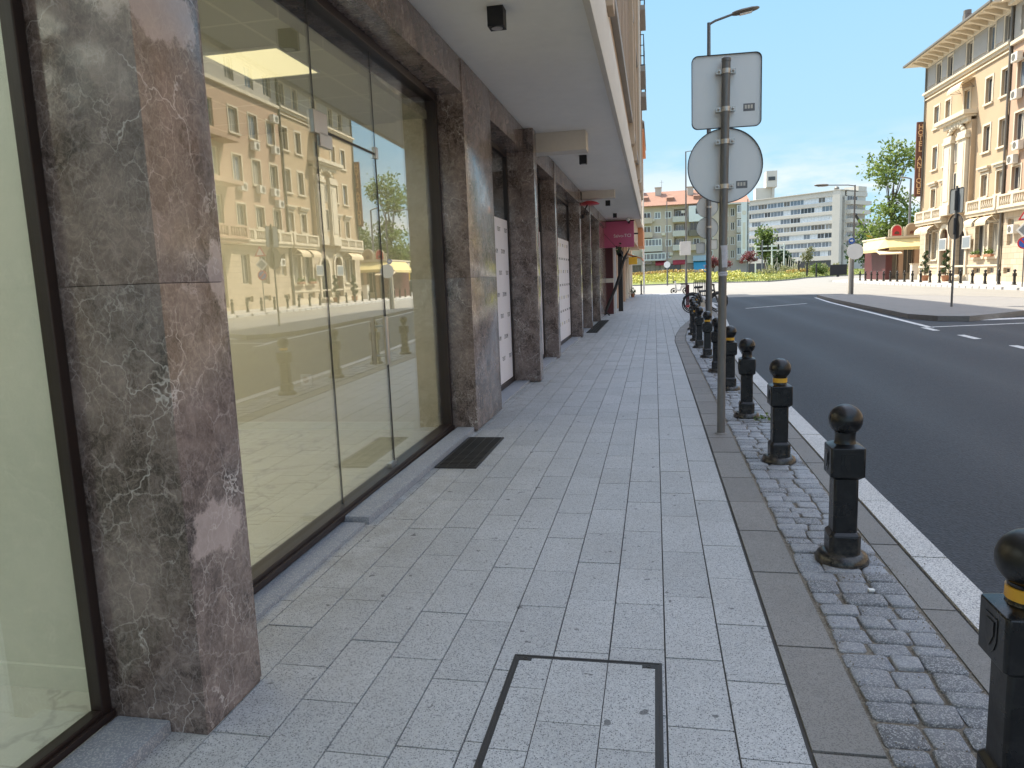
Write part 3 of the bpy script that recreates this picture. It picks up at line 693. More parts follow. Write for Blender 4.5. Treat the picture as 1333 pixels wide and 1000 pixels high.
# left shop
mb = MB(); frame_rect(mb, -1.985, -1.935, -3, 2.089, .045, 3.349, .045); mb.box(-1.935, -1.92, -3, 2.089, .045, .075)
fl = mb.build('shop_window', 'frame', sb, bevel=.004); ORG[fl.name] = ORG[sb.name]
mb = MB(); mb.box(-1.972, -1.962, -2.96, 2.05, .085, 3.31); mb.build('pane', 'shopglass', fl)
mb = MB(); mb.box(-6.5, -2.03, -3, 2.24, -.05, .035); mb.build('shop_floor', 'intfloor', sb)
mb = MB(); mb.box(-6.5, -2.03, 2.24, 2.275, 0, 3.3); mb.box(-6.6, -6.5, -3, 2.24, 0, 3.3); mb.box(-6.5, -1.95, -3.1, -3.0, 0, 3.3); mb.build('shop_wall', 'intwhite', sb)
mb = MB(); mb.box(-6.5, -2.03, 2.225, 2.239, .035, .13); mb.build('skirting', 'intwhite', sb)
mb = MB(); mb.box(-6.5, -2.03, -3, 2.24, 3.12, 3.2); mb.build('shop_ceiling', 'ceil', sb)
# four narrow windows beyond the second pillar
for i, (a, b) in enumerate(gaps[2:7]):
    mb = MB(); frame_rect(mb, -2.18, -2.08, a + .001, b - .001, .03, 3.349, .06)
    fo = mb.build('shop_window', 'frame', sb); ORG[fo.name] = ORG[sb.name]
    mb = MB(); mb.box(-2.12, -2.11, a + .06, b - .06, .09, 3.29); mb.build('pane', 'shopglass', fo)
mb = MB(); mb.box(-4.6, -4.5, 7.21, 25.3, 0, 3.4); mb.box(-4.5, -2.36, 25.2, 25.3, 0, 3.4)
for y in (11, 14, 18.6, 21.5): mb.box(-4.5, -2.36, y - .05, y + .05, 0, 3.4)
mb.box(-4.5, -2.2, 7.21, 25.2, -.02, .025); mb.box(-4.5, -2.2, 7.21, 25.2, 3.36, 3.45); mb.build('shop_wall', 'greycon', sb)
# thresholds
mb = MB(); mb.bbox(-2.025, -1.86, 2.46, 4.25, -.01, .022, .004); mb.build('threshold', 'threshold', sb, smooth=40); mb = MB(); mb.bbox(-2.02, -1.84, 4.27, 7.12, -.01, .055, .012); mb.build('threshold', 'threshold', sb, smooth=40)
mb = MB(); mb.bbox(-1.915, -1.70, -2, 2.088, -.01, .05, .012); mb.build('threshold', 'threshold', sb, smooth=40)
for a, b in gaps[2:6]: mb = MB(); mb.bbox(-2.08, -1.86, a + .01, b - .01, -.01, .03, .008); mb.build('threshold', 'threshold', sb, smooth=40)
# ceiling panel lamp inside, then added fill panels out of view
def lamp_panel(x0, x1, y0, y1, z, label):
    mb = MB(); frame_rect_z = [(x0, x1, y0, y0 + .012), (x0, x1, y1 - .012, y1), (x0, x0 + .012, y0 + .012, y1 - .012), (x1 - .012, x1, y0 + .012, y1 - .012)]
    t = thing('ceiling_light', label, 'ceiling light', ((x0 + x1) / 2, (y0 + y1) / 2, z))
    for q in frame_rect_z: mb.box(*q, z - .018, z - .001)
    mb.build('frame', 'white', t)
    mb = MB(); mb.box(x0 + .012, x1 - .012, y0 + .012, y1 - .012, z - .014, z - .003); mb.build('diffuser', 'ledsoft', t)
lamp_panel(-2.95, -2.40, 4.62, 5.25, 3.12, 'lit square ceiling panel glowing warm behind the large shop window')
for (x, y) in [(-3.9, 2.9), (-3.9, 3.9), (-3.9, 4.9), (-5., 2.9), (-5., 3.9), (-5., 4.9), (-5., 5.9), (-5., 6.7), (-6., 2.9), (-6., 3.9), (-6., 4.9), (-6., 5.9), (-6., 6.7)]:
    mb = MB(); mb.box(x - .3, x + .3, y - .3, y + .3, 3.105, 3.119); mb.build('ceiling_panel', 'led', sb)  # fill panel hidden from the camera, added to light the right room
for (x, y) in [(a, b) for a in (-2.5, -3.6, -4.7, -5.8) for b in (1.7, .6, -.5, -1.6)]:
    mb = MB(); mb.box(x - .3, x + .3, y - .3, y + .3, 3.105, 3.119); mb.build('ceiling_panel', 'ledwhite', sb)  # fill panel above the view, added to brighten the left pane
t = thing('wall_socket', 'small white power socket on the pale wall inside the shop', 'socket', (-3.66, 7.1, .57))
mb = MB(); mb.bbox(-3.72, -3.60, 7.088, 7.0995, .51, .63, .004); mb.build('cover_plate', 'white', t)
mb = MB(); mb.lathe([(.036, 0), (.036, .006), (.028, .006), (.026, .003), (.001, .003)], (-3.66, 7.082, .57), 16, 0, 'y'); mb.build('socket_face', 'acwhite', t)
# box downlights under the soffit
for i, (x, y, lb) in enumerate(((-1.21, 6.0, 'black box downlight under the soffit, nearest the camera at the top edge'), (-1.23, 13.4, 'black box downlight just behind the first cream ceiling beam'), (-1.3, 21.6, 'black box downlight just behind the second ceiling beam'), (-1.34, 26.2, 'black box downlight deepest under the soffit, before the pink sign'))):
    t = thing('box_downlight', lb, 'downlight', (x, y, 3.68), 'box downlights under the soffit')
    mb = MB(); mb.bbox(x - .065, x + .065, y - .065, y + .065, 3.53, 3.679, .004); mb.build('housing', 'blackmatt', t)
    mb = MB(); mb.lathe([(.045, -.004), (.045, .0), (.03, .0), (.028, -.0035)], (x, y, 3.53), 16); mb.build('lens', 'steel', t)
# printed window films
def film(y0, y1, z0, z1, label, style):
    x = -2.104
    t = thing('window_film', label, 'window film', (x, (y0 + y1) / 2, z0), 'white printed window films')
    mb = MB(); mb.box(x - .004, x + .002, y0, y1, z0, z1); mb.build('film_sheet', 'poster', t)
    row = 0; z = z1 - .18
    while z > z0 + .12:
        k = 0; y = y0 + .12 + (.22 if row % 2 else 0)
        while y < y1 - .1:
            Mx = frame4((x + .003, y, z), Vector((0, 1, 0)), Vector((0, 0, 1)), Vector((1, 0, 0)))
            if style == 0: tm = text_mb('TEXT' if row % 2 == 0 else 'ZOOM', .085, Mx, .0008)
            else: tm = text_mb('TILT' if row % 2 == 0 else 'TEXTILE', .10 if row % 2 == 0 else .07, Mx, .0008)
            tm.build('lettering', 'inkgold' if style and row % 2 == 0 and k % 2 == 0 else 'ink', t)
            y += .47 if style == 0 else .42; k += 1
        z -= .30; row += 1
film(8.45, 10.6, .10, 2.39, 'white window film printed with small black words, in the window after the second pillar', 0)
film(11.0, 13.72, .10, 2.40, 'narrow visible sliver of white lettered film between the third and fourth pillars', 0)
film(14.1, 18.36, .10, 2.42, 'white window film with rows of black and gold words before the red saucer lamp', 1)
# red saucer lamp at the fifth pillar
t = thing('saucer_lamp', 'red saucer shaped lamp on a bracket at the fifth marble pillar', 'lamp', (-1.81, 18.9, 3.3))
mb = MB(); mb.lathe([(.001, .09), (.07, .085), (.2, .045), (.27, 0), (.25, -.015), (.001, -.02)], (-1.62, 19., 3.36), 24); mb.build('shade', 'red', t, smooth=50)
mb = MB(); mb.tube([(-1.81, 18.74, 3.0), (-1.74, 18.80, 3.05), (-1.70, 18.86, 3.25), (-1.62, 19.0, 3.42)], .018, 8); mb.ball((-1.76, 18.76, 3.05), .05, 10); mb.build('bracket', 'blackmatt', t)
# floor grates
def grate(x0, x1, y0, y1, label, n):
    t = thing('floor_grate', label, 'grate', ((x0 + x1) / 2, (y0 + y1) / 2, 0))
    mb = MB(); mb.box(x0, x1, y0, y1, .0015, .004); mb.build('pit', 'under', t)
    mb = MB(); w_ = .022
    mb.box(x0, x1, y0, y0 + w_, .004, .012); mb.box(x0, x1, y1 - w_, y1, .004, .012); mb.box(x0, x0 + w_, y0 + w_, y1 - w_, .004, .012); mb.box(x1 - w_, x1, y0 + w_, y1 - w_, .004, .012); mb.build('frame', 'machinedark', t)
    mb = MB(); k = int((y1 - y0) / n)
    for i in range(1, k): mb.box(x0 + w_, x1 - w_, y0 + n * i, y0 + n * i + n * .38, .004, .0105)
    for i in range(1, 4): mb.box(x0 + (x1 - x0) * i / 4 - .005, x0 + (x1 - x0) * i / 4 + .005, y0 + w_, y1 - w_, .004, .009)
    mb.build('bars', 'machinedark', t)
grate(-1.83, -1.47, 5.68, 6.83, 'black iron floor grate in the pavement below the large shop window', .045)
grate(-1.88, -1.55, 19.9, 25.3, 'long dark mat grate along the wall under the last marble pillars', .12)
# utility cover with paver infill
t = thing('utility_cover', 'rectangular recessed cover in the foreground pavement, framed by a thin dark metal channel', 'cover', (-.285, 2.2, 0))
x0, x1, y0, y1 = -.585, .012, 1.62, 2.765
mb = MB()
for d0, d1, zt in ((0, .009, .0045), (.0135, .022, .0045)):
    for q in ((x0 + d0, x1 - d0, y1 - d1, y1 - d0), (x0 + d0, x1 - d0, y0 + d0, y0 + d1), (x0 + d0, x0 + d1, y0 + d1, y1 - d1), (x1 - d1, x1 - d0, y0 + d1, y1 - d1)): mb.box(*q, .0018, zt)
mb.build('frame', 'machinedark', t)
mb = MB(); mb.box(x0 - .002, x1 + .002, y0 - .002, y1 + .002, .0014, .0022); mb.build('channel', 'under', t)
mb = MB(); rnd = random.Random(9)
def cpaver(a, b, c, d): 
    g = .002; mb.add([(a + g, c + g, .0022), (b - g, c + g, .0022), (b - g, d - g, .0022), (a + g, d - g, .0022), (a + g, c + g, .0052), (b - g, c + g, .0052), (b - g, d - g, .0052), (a + g, d - g, .0052)], [(4, 5, 6, 7), (0, 1, 5, 4), (1, 2, 6, 5), (2, 3, 7, 6), (3, 0, 4, 7)], 0, rnd.random())
xi0, xi1, yi0, yi1 = x0 + .024, x1 - .024, y0 + .024, y1 - .024
for a, b, cuts in ((xi0, -.426, (2.15, 2.52)), (-.426, -.1995, (2.02, 2.32)), (-.1995, xi1, (1.9, 2.2))):
    c = [yi0] + list(cuts) + [yi1]
    for p, q in zip(c, c[1:]): cpaver(a, b, p, q)
mb.build('paver_infill', 'tile', t)
for x in (x0 + .05, x1 - .05):
    k = MB(); k.bbox(x - .026, x + .026, y1 - .048, y1 - .022, .005, .0075, .001); k.lathe([(.011, .0), (.011, .002), (.007, .002), (.006, .0005)], (x, y1 - .035, .0075), 12); k.build('lifting_eye', 'machinedark', t)
# stained paver beside the first pillar
# ================================================================== SECOND BUILDING of the block
bb = thing('apartment_building', 'farther building of the same block with a maroon shop return and orange cornice', 'building', (-2.2, 29.6, 0))
mb = MB(); mb.box(-14, -1.06, 29.5, 56.0, 3.3, 19.3); mb.build('upper_wall', 'beige', bb)
mb = MB(); mb.box(-14, -1.9, 29.5, 57.3, 0, 3.3); mb.build('wall', 'cream', bb)
mb = MB(); mb.box(-2.25, -1.62, 29.4, 29.55, 0, 1.25); mb.box(-2.25, -1.62, 29.4, 29.55, 1.42, 3.3); mb.build('side_wall', 'maroon', bb)
mb = MB(); mb.box(-2.25, -1.615, 29.39, 29.55, 1.25, 1.42); mb.build('stripe', 'cream', bb)
mb = MB(); mb.box(-1.62, -1.52, 29.8, 30.0, 0, 3.25); mb.build('jamb', 'white', bb)
mb = MB(); mb.bbox(-1.52, -1.33, 31.4, 31.7, 0, 2.45, .02); mb.lathe([(.14, -.15), (.14, .15)], (-1.43, 31.55, 2.45), 14, 0, 'y'); mb.build('arched_door_post', 'blackmatt', bb)
for y in (34, 38, 42.5, 47, 51.5, 56):
    mb = MB(); mb.bbox(-1.9, -1.68, y, y + 1.3, 0, 3.3, .02); mb.build('pier', 'stucco2' if y < 45 else 'cream', bb)
TB2 = frame4((-1.9, 0, 0), Vector((0, 1, 0)), Vector((1, 0, 0)), Vector((0, 0, 1)))
for y in (35.5, 39.6, 44.2, 48.6, 53): window(bb, TB2, y, y + 2, .3, 2.8, 0, .1)
mb = MB(); mb.bbox(-1.06, -.55, 47, 57.4, 10.1, 10.35, .03); mb.bbox(-1.06, -.75, 47, 57.4, 9.7, 10.1, .03); mb.build('cornice', 'orange', bb)
mb = MB(); mb.prism([(-1.06, 10.95), (-.52, 10.7), (-.52, 10.78), (-1.06, 11.2)], 47, 57.5, axis='y'); mb.build('cornice_roof', 'greycon', bb)
mb = MB(); mb.bbox(-1.06, -.72, 50, 56.8, 3.4, 4.6, .03); mb.build('bay', 'orange', bb)
mb = MB(); mb.bbox(-1.06, -.75, 36, 56.8, 4.6, 4.8, .03); mb.bbox(-1.06, -.75, 36, 56.8, 7.2, 7.4, .03); mb.build('string_course', 'cream', bb)
mb = MB(); mb.tube([(-.80, 56.9, 0), (-.80, 56.9, 9.7)], .07, 8); mb.build('drain_pipe', 'white', bb)
# pink projecting sign box
t = thing('shop_sign', 'pink projecting box sign with white lettering above the maroon shop wall', 'sign', (-1.4, 28.9, 2.6))
mb = MB(); mb.bbox(-2.03, -.76, 28.8, 29.05, 2.60, 3.58, .01); mb.build('sign_box', 'pink', t)
tm = text_mb('Salvo-TCI', .17, frame4((-1.20, 28.797, 2.98), Vector((1, 0, 0)), Vector((0, 0, 1)), Vector((0, -1, 0))), .003); tm.build('lettering', 'signwhite', t)
mb = MB(); mb.box(-2.06, -.74, 28.79, 29.06, 3.58, 3.62); mb.build('top_edge', 'maroon', t)
mb = MB(); mb.tube([(-.76, 28.92, 3.1), (-.6, 28.92, 3.1)], .03, 8); mb.build('bracket', 'blackmatt', t)
t = thing('wall_spotlight', 'small white round spotlight above the end of the pink sign', 'spotlight', (-.95, 28.6, 3.68))
mb = MB(); mb.ball((-.97, 28.5, 3.62), .075, 14); mb.build('globe', 'white', t, smooth=60)
mb = MB(); mb.tube([(-.97, 28.5, 3.55), (-.93, 28.7, 3.5), (-.9, 28.9, 3.6)], .03, 8); mb.build('arm', 'blackmatt', t)
# climbing vine leaning out from the wall
t = thing('climbing_vine', 'dark leaning vine trunk rising from the foot of the maroon wall towards the pink sign', 'vine', (-1.95, 28.4, 0))
mb = MB(); tr = [(-1.95, 28.4, 0), (-1.86, 28.4, .18), (-1.72, 28.4, .52), (-1.5, 28.4, 1.0), (-1.32, 28.4, 1.5), (-1.2, 28.4, 1.95), (-1.08, 28.4, 2.25), (-.93, 28.4, 2.52)]
mb.tube(tr, [.045, .055, .06, .062, .06, .06, .045, .012], 8)
mb.tube([(-1.95, 28.38, 0), (-2.03, 28.35, .2), (-2.04, 28.35, .6), (-1.98, 28.35, .78)], .014, 6); mb.tube([(-1.9, 28.38, .1), (-2.0, 28.3, .35), (-2.02, 28.3, .5)], .012, 6)
mb.tube([(-1.14, 28.4, 2.12), (-1.3, 28.4, 2.5), (-1.42, 28.4, 2.6)], [.025, .015, .008], 6); mb.tube([(-1.95, 28.4, .02), (-1.8, 28.3, .1), (-1.72, 28.2, .02)], .03, 6)
mb.build('trunk', 'machinedark', t, smooth=50)
mb = MB(); mb.tube([(-2.0, 28.7, 3.25), (-1.45, 28.55, 2.62)], .008, 5); mb.build('tie_wire', 'machinedark', t)
mb = MB(); rnd = random.Random(4); leafcards(mb, [((-1.35 + rnd.gauss(0, .07), 28.4 + rnd.gauss(0, .06), 2.52 + rnd.gauss(0, .07)), rnd.random() * .5) for i in range(60)], .05, rnd); mb.build('foliage', 'leafdark', t)
# yellow hanging sign and orange awning farther along
t = thing('hanging_sign', 'yellow rectangular hanging sign past the pink sign, under the orange awning', 'sign', (-1.3, 44.4, 2.2))
mb = MB(); mb.bbox(-1.5, -1.0, 44.3, 44.42, 2.12, 2.55, .03); mb.build('sign_face', 'signyellow', t); mb = MB(); mb.tube([(-1.7, 44.36, 2.5), (-1.0, 44.36, 2.6)], .02, 6); mb.build('bracket', 'blackmatt', t)
t = thing('shop_awning', 'small orange awning sloping out beyond the yellow hanging sign', 'awning', (-1.6, 46, 2.6))
mb = MB(); mb.prism([(-1.7, 2.85), (-.72, 2.5), (-.70, 2.36), (-.74, 2.36), (-.76, 2.47), (-1.7, 2.8)], 45, 50, axis='y'); mb.build('cloth', 'orange', t)
mb = MB(); mb.tube([(-1.7, 45.02, 2.35), (-.75, 45.02, 2.47)], .02, 6); mb.build('arm', 'acwhite', t)
t = thing('slim_post', 'lone slim black post at the far end of the pavement', 'bollard', (-1.0, 57.6 - 1.2, 0))
mb = MB(); mb.tube([(-1.0, 56.4, 0), (-1.0, 56.4, 1.0)], .055, 10); mb.ball((-1.0, 56.4, 1.0), .07, 10); mb.build('post', 'iron', t); mb = MB(); mb.lathe([(.1, 0), (.1, .04), (.06, .06)], (-1, 56.4, 0), 12); mb.build('base', 'iron', t)
t = thing('flower_pot', 'small dark potted plant against the far end of the wall', 'plant pot', (-1.45, 50, 0))
mb = MB(); mb.lathe([(.1, 0), (.15, .25), (.17, .27), (.14, .26)], (-1.45, 50, 0), 14); mb.build('pot', 'terracotta', t)
mb = MB(); leafcards(mb, [((-1.45 + rnd.gauss(0, .12), 50 + rnd.gauss(0, .1), .42 + rnd.gauss(0, .1)), rnd.random()) for i in range(80)], .06, rnd); mb.build('foliage', 'leafdark', t)
# ================================================================== BOLLARDS
def make_bollard(name, label, group, band):
    t = thing(name, label, 'bollard', (0, 0, 0), group)
    B = lambda mb, nm, m, **k: mb.build(nm, m, t, local=True, **k)
    mb = MB(); mb.lathe([(.132, 0), (.134, .018), (.122, .045), (.098, .058), (.09, .06)], n=28); B(mb, 'base_plate', 'iron', smooth=40)
    mb = MB()
    def sq(h0, h1, r, ch): 
        c = r - ch; mb.prism([(c, -r), (r, -c), (r, c), (c, r), (-c, r), (-r, c), (-r, -c), (-c, -r)], h0, h1)
    def taper(h0, h1, r0, r1, ch):
        q = lambda r: [(r - ch, -r), (r, -r + ch), (r, r - ch), (r - ch, r), (-r + ch, r), (-r, r - ch), (-r, -r + ch), (-r + ch, -r)]
        a, b = q(r0), q(r1); mb.add([(*p, h0) for p in a] + [(*p, h1) for p in b], [list(range(8))[::-1], list(range(8, 16))] + [(i, (i + 1) % 8, 8 + (i + 1) % 8, 8 + i) for i in range(8)])
    sq(.055, .155, .078, .02); taper(.155, .175, .078, .062, .014); sq(.172, .47, .060, .010); taper(.455, .475, .060, .083, .01); sq(.474, .625, .084, .008); taper(.625, .64, .084, .055, .008)
    B(mb, 'shaft', 'iron', smooth=30, bevel=.004)
    for sx, sy in ((-1, 0), (0, -1), (1, 0), (0, 1)):
        T = frame4((sx * .0835, sy * .0835, .55), Vector((-sy, sx, 0)), Vector((0, 0, 1)), Vector((sx, sy, 0)))
        m2 = MB(T); m2.prism([(-.035, .05), (-.035, -.01), (-.022, -.04), (0, -.055), (.022, -.04), (.035, -.01), (.035, .05)], -.002, .003); m2.prism([(-.022, .038), (-.022, 0), (0, -.035), (.022, 0), (.022, .038)], .003, .006)
        B(m2, 'emblem', 'iron')
    mb = MB(); mb.lathe([(.056, .636), (.052, .645), (.050, .655), (.050, .69), (.054, .70)], n=24); B(mb, 'neck', 'iron', smooth=40)
    if band:
        mb = MB(); mb.lathe([(.052, .652), (.0545, .653), (.0545, .686), (.052, .687)], n=28); B(mb, 'collar', 'yellow', smooth=40)
    mb = MB(); mb.ball((0, 0, .762), .083, 28, sq=.97); B(mb, 'ball', 'iron', smooth=80)
    return t
BY = [(.968, 2.05), (.96, 3.93), (.97, 6.0), (.94, 7.87), (.95, 9.72), (.93, 11.5), (.92, 13.45), (.88, 15.2), (.90, 16.85), (.93, 18.5), (.99, 20.2), (1.12, 22.0), (1.27, 23.8), (1.42, 25.6)]
G1 = 'black bollards along the near kerb'
protos = [make_bollard('bollard', '', G1, True), make_bollard('bollard', '', G1, False)]
for i, (x, y) in enumerate(BY):
    yel = i % 2 == 0
    what = 'black ball-topped bollard with a yellow collar' if yel else 'all black ball-topped bollard without a collar'
    lb = what + (', nearest the camera at the right edge' if i == 0 else ', %s from the camera along the near kerb' % ORD[i])
    if i < 2: protos[i].location = (x, y, .004); protos[i]['label'] = lb
    else: copy_tree(protos[0 if yel else 1], (x, y, .004), R(random.uniform(-4, 4)), lb)
FY = [79.1, 77.35, 75.6, 73.9, 72.1, 70.35, 68.65, 66.95, 65.2, 63.45, 61.6, 59.85, 58.0, 56.3, 54.5, 52.7, 50.9, 49.0, 47.2, 45.4, 43.6, 41.8, 40.0, 38.2, 36.4, 34.6]
far = None
for i, y in enumerate(FY):
    x = 20.3 + (79.2 - y) * .031
    lb = 'small black bollard across the road, %s in the hotel row from its cafe end' % ORD[i] if i < 18 else 'bollard seen only reflected in the shop glass, %s past the hotel row' % ORD[i - 18]
    c = copy_tree(protos[1], (x, y, .02), 0, lb, 'bollards along the hotel pavement')
    for v in ALLKIDS(c):
        pass
    c.scale = (1.05, 1.05, 1.12)
# ================================================================== NEAR SIGN POST
t = thing('sign_post', 'tall near grey pole carrying the backs of a square and a round sign', 'signpost', (.61, 7.06, 0))
px_, py_ = .61, 7.06
mb = MB(); mb.tube([(px_, py_, -.05), (px_ + .012, py_, 1.7), (px_ + .037, py_, 3.40)], .038, 20); mb.lathe([(.0385, 0), (.041, .002), (.041, .03), (.02, .045)], (px_ + .037, py_, 3.39), 20); mb.build('pole', 'galv', t, smooth=40)
def rounded(w, h, r, n=6):
    o = []
    for (cx, cz, a0) in ((w / 2 - r, h / 2 - r, 0), (-w / 2 + r, h / 2 - r, 90), (-w / 2 + r, -h / 2 + r, 180), (w / 2 - r, -h / 2 + r, 270)):
        for i in range(n + 1):
            a = R(a0 + 90 * i / n); o.append((cx + r * math.cos(a), cz + r * math.sin(a)))
    return o
def back_sign(parent, c, outline, ang, name, face='signwhite', back='signback'):
    # ang: turn about z; the back faces the camera (-y), the face looks away
    T = Matrix.Translation(c) @ Matrix.Rotation(ang, 4, 'Z')
    mb = MB(T); mb.prism(outline, .0, .004, axis='y'); so = mb.build(name, back, parent); ORG[so.name] = ORG[parent.name]
    mb = MB(T); n = len(outline); inn = [(a * (1 - .007 / max(.1, math.hypot(a, b))), b * (1 - .007 / max(.1, math.hypot(a, b)))) for a, b in outline]
    for i in range(n):
        a, b, c2, d = outline[i], outline[(i + 1) % n], inn[(i + 1) % n], inn[i]
        mb.add([(p[0], y, p[1]) for y in (-.016, .0065) for p in (a, b, c2, d)], [(0, 1, 5, 4), (2, 3, 7, 6), (0, 3, 2, 1), (4, 5, 6, 7)])
    mb.build('rim', 'signedge', so)
    mb = MB(T); mb.prism([(a * .985, b * .985) for a, b in outline], .0045, .006, axis='y'); mb.build('face', face, so)
    return so, T
circ = [(.335 * math.cos(2 * math.pi * i / 56), .335 * math.sin(2 * math.pi * i / 56)) for i in range(56)]
s1, T1 = back_sign(t, Vector((.655, 7.135, 3.155)), rounded(.615, .64, .055), R(3), 'square_sign')
s2, T2 = back_sign(t, Vector((.645, 7.135, 2.502)), circ, R(2), 'round_sign')
for so_, T_, (cx, cz) in ((s1, T1, (.20, -.15)), (s2, T2, (.15, -.175))):
    mb = MB(T_); mb.box(cx - .05, cx + .05, -.0022, -.0004, cz - .033, cz + .033); mb.build('sticker', 'sticker', so_)
    mb = MB(T_)
    for i in range(3): mb.box(cx - .038 + .026 * i, cx - .020 + .026 * i, -.0032, -.0023, cz - .012, cz + .020)
    mb.build('sticker_print', 'acwhite', so_)
for z in (3.31, 2.985, 2.705, 2.31):
    mb = MB(); dx = .037 * z / 3.4
    mb.lathe([(.039, -.02), (.0425, -.02), (.0425, .02), (.039, .02)], (px_ + dx, py_, z), 20)
    mb.box(px_ + dx - .085, px_ + dx + .085, py_ + .035, py_ + .05, z - .022, z + .022)
    for s_ in (-1, 1):
        mb.tube([(px_ + dx + s_ * .062, py_ - .02, z), (px_ + dx + s_ * .062, py_ + .07, z)], .006, 8); mb.box(px_ + dx + s_ * .062 - .022, px_ + dx + s_ * .062 + .022, py_ - .006, py_ + .006, z - .02, z + .02)
        mb.ball((px_ + dx + s_ * .062, py_ - .02, z), .011, 8)
    mb.build('clamp', 'clamp', t)
mb = MB(); mb.lathe([(.0388, -.10), (.0392, -.10), (.0392, .10), (.0388, .10)], (px_ + .015, py_, 1.68), 20); mb.build('paper_label', 'paper', t)
mb = MB(); mb.lathe([(.039, -.02), (.044, -.012), (.041, 0), (.045, .014), (.039, .02)], (px_ + .013, py_, 1.52), 16); mb.build('tape_band', 'paper', t)
mb = MB(); mb.lathe([(.0385, 0), (.06, 0.002), (.05, .012), (.0385, .016)], (px_, py_, .002), 20); mb.build('base_collar', 'slab', t)
# ================================================================== STREET LAMPS
def street_lamp(label, x, y, h, r0, r1, arm, head=True, z0=0., drop=.35):
    t = thing('street_lamp', label, 'street lamp', (x, y, z0))
    mb = MB(); mb.tube([(x, y, z0 - .1), (x, y, z0 + 1.2), (x, y, z0 + 1.25), (x, y, h)], [r0 * 1.2, r0 * 1.2, r0, r1], 14); mb.build('pole', 'galv', t, smooth=50)
    ax, ay, az = arm
    mb = MB(); mb.tube([(x, y, h - .05), (x + ax * .25, y + ay * .25, h + az * .2), (x + ax, y + ay, h + az)], r1 * .7, 10); mb.build('arm', 'galv', t, smooth=50)
    if head:
        d = Vector((ax, ay, az * .6)).normalized(); p = Vector((x + ax, y + ay, h + az)); sd = d.cross(Vector((0, 0, 1))).normalized(); u = sd.cross(d)
        T = frame4(p, d, sd, u); mb = MB(T)
        prof = [(-.05, .05, .05), (.05, .09, .07), (.22, .15, .075), (.5, .16, .065), (.66, .10, .045), (.72, .03, .02)]
        vs = []
        for (l, w_, hh) in prof:
            for j in range(10): a = 2 * math.pi * j / 10; vs.append((l, w_ * math.cos(a), hh * math.sin(a)))
        fs = [(i * 10 + j, i * 10 + (j + 1) % 10, i * 10 + 10 + (j + 1) % 10, i * 10 + 10 + j) for i in range(len(prof) - 1) for j in range(10)] + [list(range(10))[::-1], list(range(50, 60))]
        mb.add(vs, fs); ho = mb.build('lamp_head', 'pipe', t, smooth=50); ORG[ho.name] = ORG[t.name]
        mb = MB(T); mb.box(.15, .5, -.09, .09, -.078, -.066); mb.build('lens', 'signwhite', ho)
    return t
l1 = street_lamp('tall grey street lamp right behind the near signpost, its arm reaching right over the road', 1.66, 23.6, 8.85, .085, .05, (.72, .0, .18))
for (z, r, nm) in ((3.52, .33, 'round_sign'), (2.88, .33, 'round_sign')):
    o_ = [(r * math.cos(2 * math.pi * i / 32), r * math.sin(2 * math.pi * i / 32)) for i in range(32)]
    back_sign(l1, Vector((1.62, 23.72, z)), o_, R(-4), nm, back='signpale')
back_sign(l1, Vector((1.42, 23.72, 2.27)), rounded(.27, .34, .04), R(-8), 'small_sign', back='signpale'); back_sign(l1, Vector((1.80, 23.72, 2.37)), rounded(.26, .30, .04), R(14), 'small_sign', back='signpale')
for z in (2.9, 3.5): mb = MB(); mb.lathe([(.087, -.03), (.094, -.03), (.094, .03), (.087, .03)], (1.66, 23.6, z), 16); mb.build('clamp', 'clamp', l1)
l2 = street_lamp('slim grey lamp post at the far pavement corner with a pale box sign halfway up', 2.42, 58.5, 10.6, .085, .045, (.55, 0, .02), z0=0)
mb = MB(); mb.bbox(1.95, 2.76, 58.3, 58.7, 2.85, 3.88, .03); mb.build('box_sign', 'signwhite', l2)
l3 = thing('signpost', 'thin pole rising before the far apartments with a small pale disc low down', 'signpost', (1.65, 98, -.1))
mb = MB(); mb.tube([(1.65, 98, -.1), (1.65, 98, 10.7)], [.11, .05], 10); mb.build('pole', 'galv', l3)
mb = MB(); mb.lathe([(.001, 0), (.42, 0), (.42, .03), (.001, .03)], (1.62, 97.8, 2.6), 20, 0, 'y'); mb.build('disc', 'signback', l3)
l4 = street_lamp('slim lamp post on the traffic island with its long arm reaching left', 11.05, 44.6, 6.0, .06, .04, (-1.5, -.2, .06), z0=.0)
mb = MB(); mb.lathe([(.001, 0), (.44, 0), (.44, .02), (.001, .02)], (11.12, 44.45, 2.33), 28, 0, 'y'); mb.build('round_sign', 'signback', l4)
mb = MB(); mb.lathe([(.001, 0), (.165, 0), (.165, .015), (.001, .015)], (10.92, 44.46, 2.93), 24, 0, 'y'); mb.build('round_sign', 'bluesign', l4)
mb = MB(); mb.prism([(-.09, -.03), (.0, -.03), (.0, -.09), (.09, .01), (.0, .11), (.0, .05), (-.09, .05)], 44.440, 44.455, axis='y'); mb.v = [v + Vector((10.92, 0, 2.93)) for v in mb.v]; mb.build('arrow', 'signwhite', l4)
mb = MB(); mb.tube([(10.98, 44.75, -.1), (10.98, 44.75, 2.0)], .12, 12); mb.build('control_post', 'acwhite', l4)
street_lamp('grey lamp post beside the hotel sign, standing behind the tall tree', 26.99, 86.5, 10.5, .15, .10, (-.5, -.1, .12))
street_lamp('thin pale lamp post between the red-leaved tree and the office block', 17.6, 128, 6.2, .12, .10, (.1, .05, .05), head=False)
